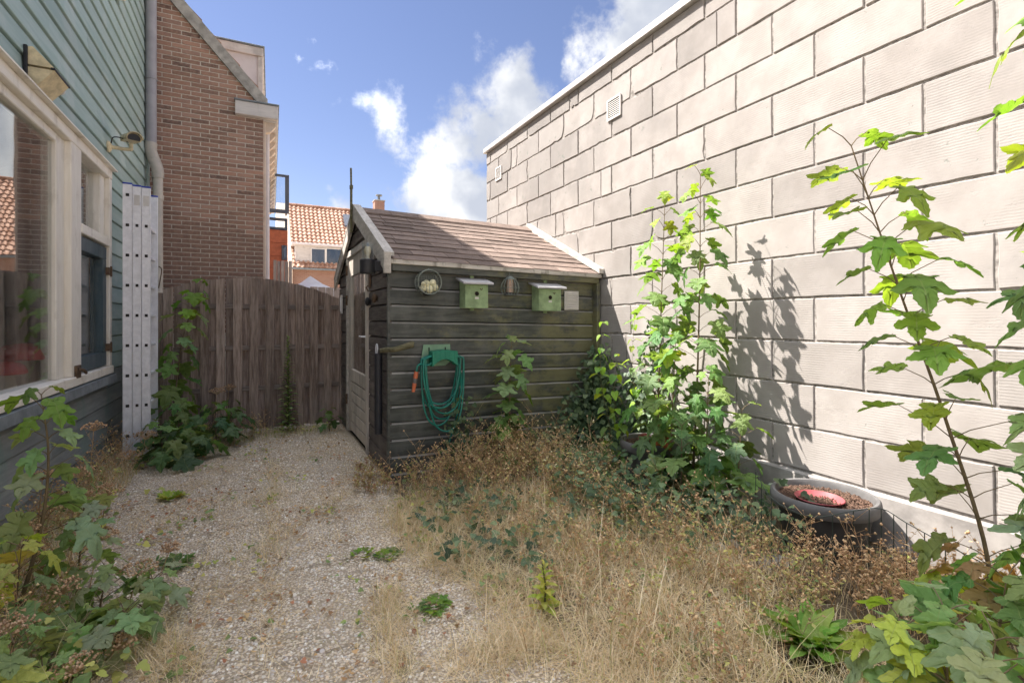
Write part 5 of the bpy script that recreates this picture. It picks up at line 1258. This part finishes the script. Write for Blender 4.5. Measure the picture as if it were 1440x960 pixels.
for px, py, n, s, cols, lab in ((250, 792, 10, .12, ['mid', 'dark'], 'small green weed in a crack of the gravel paving'), (215, 795, 7, .09, ['mid'], 'smaller green weed beside another on the gravel paving'), (545, 780, 9, .09, ['mid', 'fresh'], 'small weed with green leaves at the edge of the dry grass'), (510, 778, 7, .07, ['fresh'], 'tiny bright weed on the gravel near the dry grass edge'), (610, 850, 10, .10, ['mid', 'fresh'], 'low green weed where gravel meets dry grass'), (590, 862, 7, .08, ['mid'], 'low trailing weed on the gravel'), (1050, 775, 5, .1, ['pale'], 'round-leaved weed beside the edging stones'), (990, 930, 6, .10, ['pale', 'mid'], 'pale round-leaved weed in the dry grass'), (240, 700, 9, .14, ['fresh', 'yellow'], 'grassy tuft on the gravel below the ladder'), (585, 690, 8, .10, ['dark', 'pale'], 'blue-green weed at the shed corner'), (1080, 900, 6, .09, ['mid'], 'small weed beside the bright dock plant')):
    g = onz(px, py, .01); rosette(lab, (g.x, g.y, 0.005 + bedz(g.x, g.y)), n + 6, s * .62, rnd.choice(SYC[:4] + LANCE[1:]), cols, .8, 'small_weed', 1.0, .045)

# ------------------------------------------------------------------ uncountable ground cover (one mesh each)
def stuff(name, Vt, Fc, col, mat, label=None, cat=None):
    """numpy triangles/quads with one colour per vertex"""
    me = bpy.data.meshes.new(name); nv = len(Vt); nf, k = Fc.shape
    me.vertices.add(nv); me.vertices.foreach_set('co', Vt.astype(np.float32).ravel())
    me.loops.add(nf * k); me.loops.foreach_set('vertex_index', Fc.astype(np.int32).ravel())
    me.polygons.add(nf); me.polygons.foreach_set('loop_start', np.arange(0, nf * k, k, dtype=np.int32)); me.update(calc_edges=True)
    a = me.color_attributes.new('Col', 'FLOAT_COLOR', 'POINT'); c4 = np.ones((nv, 4), np.float32); c4[:, :3] = col; a.data.foreach_set('color', c4.ravel())
    me.materials.append(mat); me.shade_smooth(); o = put(name, me); tag(o, label, cat, None, 'stuff'); return o
def pick(cols, n, var=.18):
    c = np.array(cols)[rng.integers(0, len(cols), n)]; return c * (1 + rng.uniform(-var, var, (n, 1)))
def inpoly(P, poly):
    x, y = P[:, 0], P[:, 1]; ins = np.zeros(len(P), bool); n = len(poly)
    for i in range(n):
        (x1, y1), (x2, y2) = poly[i], poly[i - 1]
        c = ((y1 > y) != (y2 > y)) & (x < (x2 - x1) * (y - y1) / (y2 - y1 + 1e-12) + x1); ins ^= c
    return ins
def scatter(poly, n):
    p = np.array(poly); lo, hi = p.min(0), p.max(0); out = np.zeros((0, 2))
    while len(out) < n: q = rng.uniform(lo, hi, (n * 2, 2)); out = np.vstack([out, q[inpoly(q, poly)]])
    return out[:n]
def zbed(P): return np.clip((P[:, 0] - 1.0) * .09, 0, .07)
def clump(P, k, s):
    """pull points towards random tuft centres so that the cover is tufty, not even"""
    c = P[rng.integers(0, len(P), k)]; return c[rng.integers(0, k, len(P))] + rng.normal(0, s, P.shape)
DOCK = onz(1140, 925, .05)
def blades(P, z, L, w, lean, cols, bend=1.0, seg=4, dirs=None):
    ok = np.hypot(P[:, 0] - DOCK.x, P[:, 1] - DOCK.y) > .17
    P, z, L, w, lean = P[ok], z[ok], L[ok], w[ok], lean[ok]
    n = len(P); a = rng.uniform(0, 2 * np.pi, n) if dirs is None else dirs; d = np.stack([np.cos(a), np.sin(a), np.zeros(n)], 1)
    side = np.stack([-np.sin(a), np.cos(a), np.zeros(n)], 1); pos = np.column_stack([P, z]); th = np.pi / 2 - np.abs(lean)
    Vs = []; cur = pos.copy(); ang = th.copy(); bd = bend * rng.uniform(.2, 1.1, n)
    for s in range(seg + 1):
        ww = (w * (1 - s / seg * .92))[:, None]; Vs.append(np.stack([cur - side * ww, cur + side * ww], 1))
        cur = cur + (d * np.cos(ang)[:, None] + np.array([0, 0, 1]) * np.sin(ang)[:, None]) * (L / seg)[:, None]; ang = ang - bd / seg; cur[:, 2] = np.maximum(cur[:, 2], .006)
    Vt = np.stack(Vs, 1).reshape(-1, 3); b = (np.arange(n) * (seg + 1) * 2)[:, None]
    F = np.concatenate([b + np.array([[2 * s, 2 * s + 1, 2 * s + 3, 2 * s + 2]]) for s in range(seg)], 0)
    return Vt, F, np.repeat(pick(cols, n), (seg + 1) * 2, 0)
def join(parts):
    V_, F_, C_ = [], [], []; o = 0
    for v, f, c in parts: V_.append(v); F_.append(f + o); C_.append(c); o += len(v)
    return np.vstack(V_), np.vstack(F_), np.vstack(C_)
STRAW = [(.70, .55, .36), (.78, .64, .45), (.58, .43, .26), (.82, .71, .53), (.80, .67, .46), (.62, .48, .29), (.50, .45, .22)]
DRYB = [(.46, .29, .16), (.56, .38, .22), (.38, .24, .13), (.62, .44, .26)]
OLIVE = [(.36, .35, .12), (.46, .42, .15), (.28, .30, .10), (.52, .46, .18)]
BED = [(1.05, 4.2), (3.12, 4.2), (3.12, .25), (1.15, .25), (1.24, 1.6), (1.1, 2.1), (.95, 2.6), (.84, 3.2), (.92, 3.75)]
GRASS = [(.95, 3.75), (2.3, 3.3), (2.4, 2.2), (2.2, 1.4), (2.1, .5), (1.0, .4), (1.06, 1.5), (.95, 1.95), (1.0, 2.3), (.82, 2.7), (.78, 3.2)]
def cover():
    parts = []
    P = clump(scatter(GRASS, 16000), 380, .07); parts.append(blades(P, zbed(P), rng.uniform(.06, .25, len(P)), rng.uniform(.0010, .0022, len(P)), rng.normal(.8, .4, len(P)), STRAW, 1.7))
    P = clump(scatter(BED, 6000), 260, .06); parts.append(blades(P, zbed(P), rng.uniform(.06, .24, len(P)), rng.uniform(.0010, .0022, len(P)), rng.normal(.5, .4, len(P)), STRAW + DRYB[:2], 1.5))
    P = scatter(GRASS, 420); parts.append(blades(P, zbed(P), rng.uniform(.18, .42, len(P)), rng.uniform(.0022, .0034, len(P)), rng.normal(.8, .45, len(P)), STRAW + DRYB, .6))
    # flattened straw lying about
    P = scatter(GRASS, 9000); parts.append(blades(P, zbed(P) + .012, rng.uniform(.10, .30, len(P)), rng.uniform(.0010, .002, len(P)), rng.normal(1.35, .12, len(P)), STRAW, .7))
    # drifts on the gravel and along paving joints
    def line(a, b, n, s): t = rng.random(n)[:, None]; return np.array(a) * (1 - t) + np.array(b) * t + rng.normal(0, s, (n, 2))
    def G(px, py): q = onz(px, py); return (q.x, q.y)
    for a, b, n, s in ((G(385, 650), G(375, 955), 650, .03), (G(480, 700), G(250, 850), 260, .04), (G(545, 830), G(560, 955), 900, .045), (G(140, 760), G(420, 690), 260, .05), (G(640, 940), G(780, 900), 1100, .07), (G(200, 900), G(260, 955), 700, .06), (G(230, 800), G(560, 740), 200, .05)):
        P = line(a, b, n, s); parts.append(blades(P, np.full(n, .002), rng.uniform(.05, .20, n), rng.uniform(.0008, .0017, n), rng.normal(.9, .35, n), STRAW, 1.2))
    P = scatter([(-.95, 6.5), (.9, 6.5), (.95, 3.9), (.86, 3.0), (1.2, 1.0), (-.3, 1.0), (-.8, 2.6)], 8000); P = np.vstack([clump(P[:6500], 110, .10), P[6500:]]); parts.append(blades(P, np.full(len(P), .006), rng.uniform(.03, .13, len(P)), rng.uniform(.0008, .0016, len(P)), rng.normal(1.4, .12, len(P)), STRAW + DRYB, .5))
    HOUSE = [(-1.28, 2.0), (-1.28, 6.5), (-1.0, 6.6), (-.95, 5.2), (-1.0, 4.2), (-.85, 3.2), (-.55, 2.6), (-.5, 1.6)]
    P = scatter(HOUSE, 4200); parts.append(blades(P, np.full(len(P), .0), rng.uniform(.08, .32, len(P)), rng.uniform(.001, .0022, len(P)), rng.normal(.6, .4, len(P)), STRAW + OLIVE[:1], 1.3))
    P = scatter([(-.95, 6.9), (.9, 6.9), (.85, 6.55), (-.6, 6.2), (-.95, 5.9)], 1500); parts.append(blades(P, np.full(len(P), .0), rng.uniform(.04, .14, len(P)), rng.uniform(.001, .002, len(P)), rng.normal(.6, .4, len(P)), STRAW + OLIVE, 1.2))
    Vt, F, Cc = join(parts); stuff('dry_grass', Vt, F, Cc, M['straw'], 'pale dry grass lying over the neglected bed and path edges', 'grass')
cover()
def burr_weeds():
    """dead branching weeds carrying little brown burrs and a few shrivelled leaves"""
    tv, tf, tc = [], [], []; 
    def tube3(p, q, r0, r1, col):
        d = (q - p); L = np.linalg.norm(d) + 1e-9; d = d / L; u = np.cross(d, [.3, .5, .81]); u /= np.linalg.norm(u) + 1e-9; w = np.cross(d, u)
        v = [p + (u * math.cos(a) + w * math.sin(a)) * r0 for a in (0, 2.094, 4.189)] + [q + (u * math.cos(a) + w * math.sin(a)) * r1 for a in (0, 2.094, 4.189)]
        tv.append(np.array(v)); tf.append(np.array([[0, 1, 4, 3], [1, 2, 5, 4], [2, 0, 3, 5]]) + nv[0]); tc.append(np.tile(col, (6, 1))); nv[0] += 6
    def burr(p, r, col):
        v = np.array([[1, 0, 0], [-1, 0, 0], [0, 1, 0], [0, -1, 0], [0, 0, 1], [0, 0, -1]]) * r * rng.uniform(.8, 1.2, (6, 1)) + p
        f = np.array([[0, 2, 4, 4], [2, 1, 4, 4], [1, 3, 4, 4], [3, 0, 4, 4], [2, 0, 5, 5], [1, 2, 5, 5], [3, 1, 5, 5], [0, 3, 5, 5]])
        bt.append((v, f[:, :3], col))
    def lf(p, s, col):
        a = rng.uniform(0, 6.28); d = np.array([math.cos(a), math.sin(a), rng.uniform(-.6, .5)]); d /= np.linalg.norm(d); u = np.cross(d, [0, 0, 1]); u /= np.linalg.norm(u) + 1e-9; n = np.cross(u, d)
        tv.append(np.array([p, p + d * s * .5 + u * s * .32 + n * s * .1, p + d * s, p + d * s * .5 - u * s * .32 + n * s * .1])); tf.append(np.array([[0, 1, 2, 3]]) + nv[0]); tc.append(np.tile(col, (4, 1))); nv[0] += 4
    nv = [0]; bt = []
    def plant(x, y, z, h, leafcols, nb, bur=.8, lean=.25):
        col = np.array(DRYB[rng.integers(0, 4)]) * rng.uniform(.9, 1.35); p = np.array([x, y, z]); d = np.array([rng.normal(0, lean), rng.normal(0, lean), 1.0])
        k = 5
        for s in range(k):
            q = p + d / np.linalg.norm(d) * h / k; tube3(p, q, .0022 - .0003 * s, .0019 - .0003 * s, col); p = q; d = d + np.append(rng.normal(0, .22, 2), 0)
            if s >= 1:
                for _ in range(nb):
                    a = rng.uniform(0, 6.28); bl = h * rng.uniform(.15, .42); e = p + np.array([math.cos(a) * .6, math.sin(a) * .6, rng.uniform(.3, .9)]) * bl; tube3(p, e, .0012, .0007, col)
                    if rng.random() < bur: burr(e, rng.uniform(.004, .0085), np.array(DRYB[rng.integers(0, 4)]) * rng.uniform(.9, 1.5))
                    for _ in range(rng.integers(0, 4)): lf(p + (e - p) * rng.random(), rng.uniform(.010, .028), np.array(leafcols[rng.integers(0, len(leafcols))]) * rng.uniform(.8, 1.2))
    Z = lambda x: max(0, min(.07, (x - 1) * .09))
    def area(poly, n, h0, h1, lc, nb=3, bur=.8):
        for x, y in scatter(poly, n):
            if math.hypot(x - pc.x, y - pc.y) < (.46 if x < pc.x - .1 else .32) or math.hypot(x - pc2.x, y - pc2.y) < .26: continue
            plant(x, y, Z(x), rng.uniform(h0, h1), lc, nb, bur)
    area([(1.05, 4.15), (2.2, 4.15), (2.3, 3.4), (1.5, 3.2), (1.0, 3.5)], 150, .12, .38, OLIVE + DRYB, 3, .5)      # along the shed
    area([(1.6, 4.1), (2.4, 4.1), (2.5, 3.0), (1.8, 2.9)], 100, .20, .48, OLIVE + STRAW[:2], 3, .5)
    area([(2.0, 3.4), (2.6, 3.3), (2.55, 1.9), (2.3, 1.2), (1.9, 1.2), (1.8, 2.4)], 150, .12, .36, DRYB + OLIVE + OLIVE, 3, .7)      # in front of the planters
    area([(2.3, 1.5), (2.6, 1.45), (2.95, .9), (2.3, .8)], 80, .16, .34, DRYB, 3, .95)
    area([(1.2, 3.2), (2.0, 3.0), (2.0, 1.2), (1.3, 1.2)], 150, .08, .24, DRYB + OLIVE + [(.22, .32, .10)], 2, .6)
    area([(-1.25, 2.3), (-1.25, 6.2), (-1.02, 6.2), (-.95, 4.2), (-.7, 2.4)], 120, .15, .42, DRYB + OLIVE + [(.12, .18, .06)], 3, .6)      # strip by the house
    area([(-.7, 6.85), (.5, 6.85), (.4, 6.65), (-.6, 6.4)], 40, .08, .30, DRYB + OLIVE, 2, .5)
    area([(.78, 4.6), (.96, 4.6), (.99, 3.9), (.82, 3.8), (.70, 4.2)], 45, .06, .20, [(.30, .13, .10), (.36, .18, .13)] + OLIVE, 3, .3)   # reddish tuft at the shed corner
    def umbel(p, r):
        p = np.array(p); col = np.array(DRYB[rng.integers(0, 4)]); foot = np.array([p[0] - .05, p[1] + .03, 0.0]); tube3(foot, p, .003, .002, col)
        for _ in range(95):
            a = rng.uniform(0, 6.28); d = r * math.sqrt(rng.random()); q = p + np.array([math.cos(a) * d, math.sin(a) * d, .35 * r * (1 - (d / r) ** 2) + rng.normal(0, .006)]); 
            if rng.random() < .35: tube3(p - [0, 0, r * .4], q, .0012, .0008, col)
            burr(q, rng.uniform(.003, .0075), np.array([(.60, .40, .25), (.50, .32, .19), (.68, .48, .32)][rng.integers(0, 3)]) * rng.uniform(.8, 1.15))
    for px, py, t, r in ((132, 600, 3.3, .07), (112, 664, 2.7, .075), (60, 668, 2.6, .06), (205, 612, 4.6, .10), (180, 640, 4.2, .09), (88, 826, 2.1, .07), (195, 800, 2.35, .08), (140, 752, 2.5, .08), (30, 745, 2.2, .06), (150, 690, 2.9, .09), (105, 935, 1.75, .07), (305, 550, 5.7, .09), (322, 545, 5.9, .08), (20, 880, 1.8, .06), (240, 770, 2.7, .05), (165, 905, 1.95, .06)):
        q = ond(px, py, t); umbel((q.x, q.y, max(.06, q.z)), r)
    bf = []
    for v, f, c in bt:
        tv.append(v); bf.append(f + nv[0]); tc.append(np.tile(c, (6, 1))); nv[0] += 6
    Q = np.vstack(tf); Q = np.vstack([Q[:, [0, 1, 2]], Q[:, [0, 2, 3]]] + bf)
    stuff('dead_weeds', np.vstack(tv), Q, np.clip(np.vstack(tc), 0, .8), M['straw'], 'brown dead weeds with small burrs filling the bed', 'weeds')
burr_weeds()
def leaf_cover(name, P, N, S, cols, label, cat, drop=.4):
    """small five-pointed leaves: P positions, N facing directions"""
    n = len(P); up = N + rng.normal(0, .35, (n, 3)); up /= np.linalg.norm(up, axis=1, keepdims=True)
    d = np.tile(np.array([[0, 0, -drop]]), (n, 1)) + rng.normal(0, .6, (n, 3)); d -= up * (d * up).sum(1, keepdims=True); d /= np.linalg.norm(d, axis=1, keepdims=True); u = np.cross(d, up)
    T = np.array([(0, 0, 0), (.34, .05, .03), (.48, .30, .02), (.25, .45, .05), (.30, .66, 0), (0, 1.0, -.06), (-.30, .66, 0), (-.25, .45, .05), (-.48, .30, .02), (-.34, .05, .03)])
    Vt = P[:, None, :] + S[:, None, None] * (u[:, None, :] * T[None, :, 0:1] + d[:, None, :] * T[None, :, 1:2] + up[:, None, :] * T[None, :, 2:3])
    F0 = np.array([[0, 1, 2, 3], [0, 3, 4, 5], [0, 5, 6, 7], [0, 7, 8, 9]]); F = (np.arange(n) * 10)[:, None, None] + F0[None]
    stuff(name, Vt.reshape(-1, 3), F.reshape(-1, 4), np.repeat(pick(cols, n, .25), 10, 0), M['smallleaf'], label, cat)
def ivy():
    IV = [(.075, .125, .06), (.095, .15, .07), (.13, .19, .09), (.055, .09, .05), (.19, .25, .13)]
    Ps, Ns = [], []
    def add(P, N): Ps.append(P); Ns.append(np.tile(np.array([N], float), (len(P), 1)))
    n = 1500; z = rng.beta(1.1, 2.0, n) * 1.15; x = 3.16 - rng.beta(1, 2.6, n) * .95 * (1 - z / 1.4); y = SY - .06 - rng.beta(1.2, 3, n) * .35; add(np.column_stack([x, y, z]), (-.2, -1, .5))
    n = 1100; z = rng.beta(1.1, 1.8, n) * 1.0; y = 4.1 - rng.beta(1.0, 2.2, n) * 1.5; add(np.column_stack([3.15 - rng.beta(1.2, 3, n) * .25, y, z]), (-1, -.2, .5))
    n = 450; c = rng.integers(0, 4, n); y = np.array([3.52, 3.40, 3.28, 3.62])[c] + rng.normal(0, .035, n); z = rng.random(n) ** .8 * np.array([1.15, 1.40, 1.05, .9])[c]; add(np.column_stack([3.16 - rng.random(n) * .05, y, z]), (-1, 0, .3))
    n = 1900; P = clump(scatter([(1.95, 3.8), (3.1, 3.8), (3.05, 2.4), (2.6, 1.7), (2.0, 2.2)], n), 90, .13); add(np.column_stack([P, zbed(P) + rng.beta(1.3, 2.2, n) * .36]), (-.1, -.3, 1))
    n = 380; P = clump(scatter([(1.0, 3.4), (1.6, 3.6), (2.0, 2.6), (1.2, 2.2), (.85, 3.0)], n), 26, .09); add(np.column_stack([P, zbed(P) + rng.random(n) * .14]), (0, -.2, 1))
    n = 160; add(np.column_stack([rng.normal(1.62, .07, n), SY - .05 - rng.random(n) * .08, rng.beta(1.2, 1.8, n) * .75]), (0, -1, .4))
    P = np.vstack(Ps); N = np.vstack(Ns); leaf_cover('ivy', P, N, rng.uniform(.030, .062, len(P)), IV, 'dark ivy in the corner of shed and block wall', 'ivy')
    WL = [(.28, .36, .11), (.38, .42, .11), (.18, .27, .09), (.48, .47, .13), (.22, .32, .13)]
    Ps.clear(); Ns.clear()
    n = 1000; P = clump(scatter([(-1.28, 2.0), (-1.28, 5.9), (-1.05, 5.9), (-.98, 4.4), (-.8, 3.2), (-.45, 2.4), (-.5, 1.6)], n), 70, .09); add(np.column_stack([P, rng.beta(1.2, 2.2, n) * .28]), (0, -.2, 1))
    n = 500; P = clump(scatter([(-1.15, 6.9), (-.2, 6.9), (-.3, 6.2), (-.7, 5.7), (-1.1, 5.6)], n), 40, .08); add(np.column_stack([P, rng.beta(1.2, 2.2, n) * .22]), (0, -.2, 1))
    n = 260; P = clump(scatter([(-.4, 6.9), (.8, 6.9), (.8, 6.6), (-.3, 6.4)], n), 25, .06); add(np.column_stack([P, rng.random(n) * .08]), (0, -.2, 1))
    n = 2200; P = clump(scatter(BED, n), 90, .045); add(np.column_stack([P, zbed(P) + rng.beta(1.2, 2.4, n) * .13]), (0, -.2, 1))
    n = 300; P = clump(scatter([(-.9, 6.4), (.85, 6.4), (.9, 3.9), (.8, 3.0), (1.1, 1.2), (-.2, 1.2), (-.7, 2.8)], n), 34, .05); add(np.column_stack([P, rng.random(n) * .05]), (0, -.2, 1))
    P = np.vstack(Ps); N = np.vstack(Ns); leaf_cover('low_weeds', P, N, np.where(P[:, 0] < -.3, rng.uniform(.022, .052, len(P)), rng.uniform(.014, .034, len(P))), WL, 'low green and yellowing weeds along the walls and bed', 'weeds', .2)
    n = 2600; P = scatter([(-1.2, 6.7), (.95, 6.7), (.98, 4.3), (3.1, 4.1), (3.1, .3), (-.2, .9), (-.9, 2.2)], n); P = np.vstack([clump(P[:1900], 130, .08), P[1900:]]); leaf_cover('leaf_litter', np.column_stack([P, np.where(P[:, 0] > 1, .03, .006) + rng.random(n) * .02]), np.tile(np.array([[0, 0, 1.0]]), (n, 1)), rng.uniform(.008, .03, n), [(.40, .24, .12), (.52, .34, .18), (.30, .18, .10), (.60, .45, .26), (.45, .20, .12)], 'brown fallen leaves lying on path and bed', 'leaf litter', .0)
ivy()
def pebbles():
    """loose rounded stones lying on the washed-gravel paving"""
    poly = [(-1.2, 6.6), (.9, 6.6), (.95, 4.3), (.86, 3.2), (1.0, 2.6), (1.2, 2.0), (1.25, .9), (-.2, .9), (-.9, 2.2), (-1.2, 4)]
    n = 42000; P = scatter(poly, n); keep = rng.random(n) < np.clip(1.35 - P[:, 1] * .13, .25, 1); P = P[keep]; n = len(P)
    r = rng.lognormal(math.log(.0052), .32, n); a = rng.uniform(0, 6.28, n); e = rng.uniform(.62, 1.0, n)
    T = []
    for k in range(6): t = k * math.pi / 3; T.append((math.cos(t), math.sin(t), .0))
    for k in range(6): t = k * math.pi / 3; T.append((.62 * math.cos(t), .62 * math.sin(t), .55))
    T = np.array(T + [(0, 0, .68)]); F0 = [[k, (k + 1) % 6, 6 + (k + 1) % 6, 6 + k] for k in range(6)] + [[6, 7, 8, 12], [8, 9, 10, 12], [10, 11, 6, 12]]
    x = T[None, :, 0] * r[:, None]; y = T[None, :, 1] * (r * e)[:, None]; z = T[None, :, 2] * (r * rng.uniform(.8, 1.2, n))[:, None]
    Vt = np.stack([P[:, :1] + x * np.cos(a)[:, None] - y * np.sin(a)[:, None], P[:, 1:] + x * np.sin(a)[:, None] + y * np.cos(a)[:, None], z - .0008], 2)
    F = (np.arange(n) * 13)[:, None, None] + np.array(F0)[None]
    cols = [(.78, .72, .64), (.70, .60, .48), (.62, .53, .43), (.84, .80, .74), (.50, .42, .35), (.72, .58, .41), (.58, .53, .50), (.40, .33, .27)]
    stuff('gravel', Vt.reshape(-1, 3), F.reshape(-1, 4), np.repeat(pick(cols, n, .15), 13, 0), M['stone'], 'loose pale pebbles on the washed-gravel path', 'gravel')
pebbles()
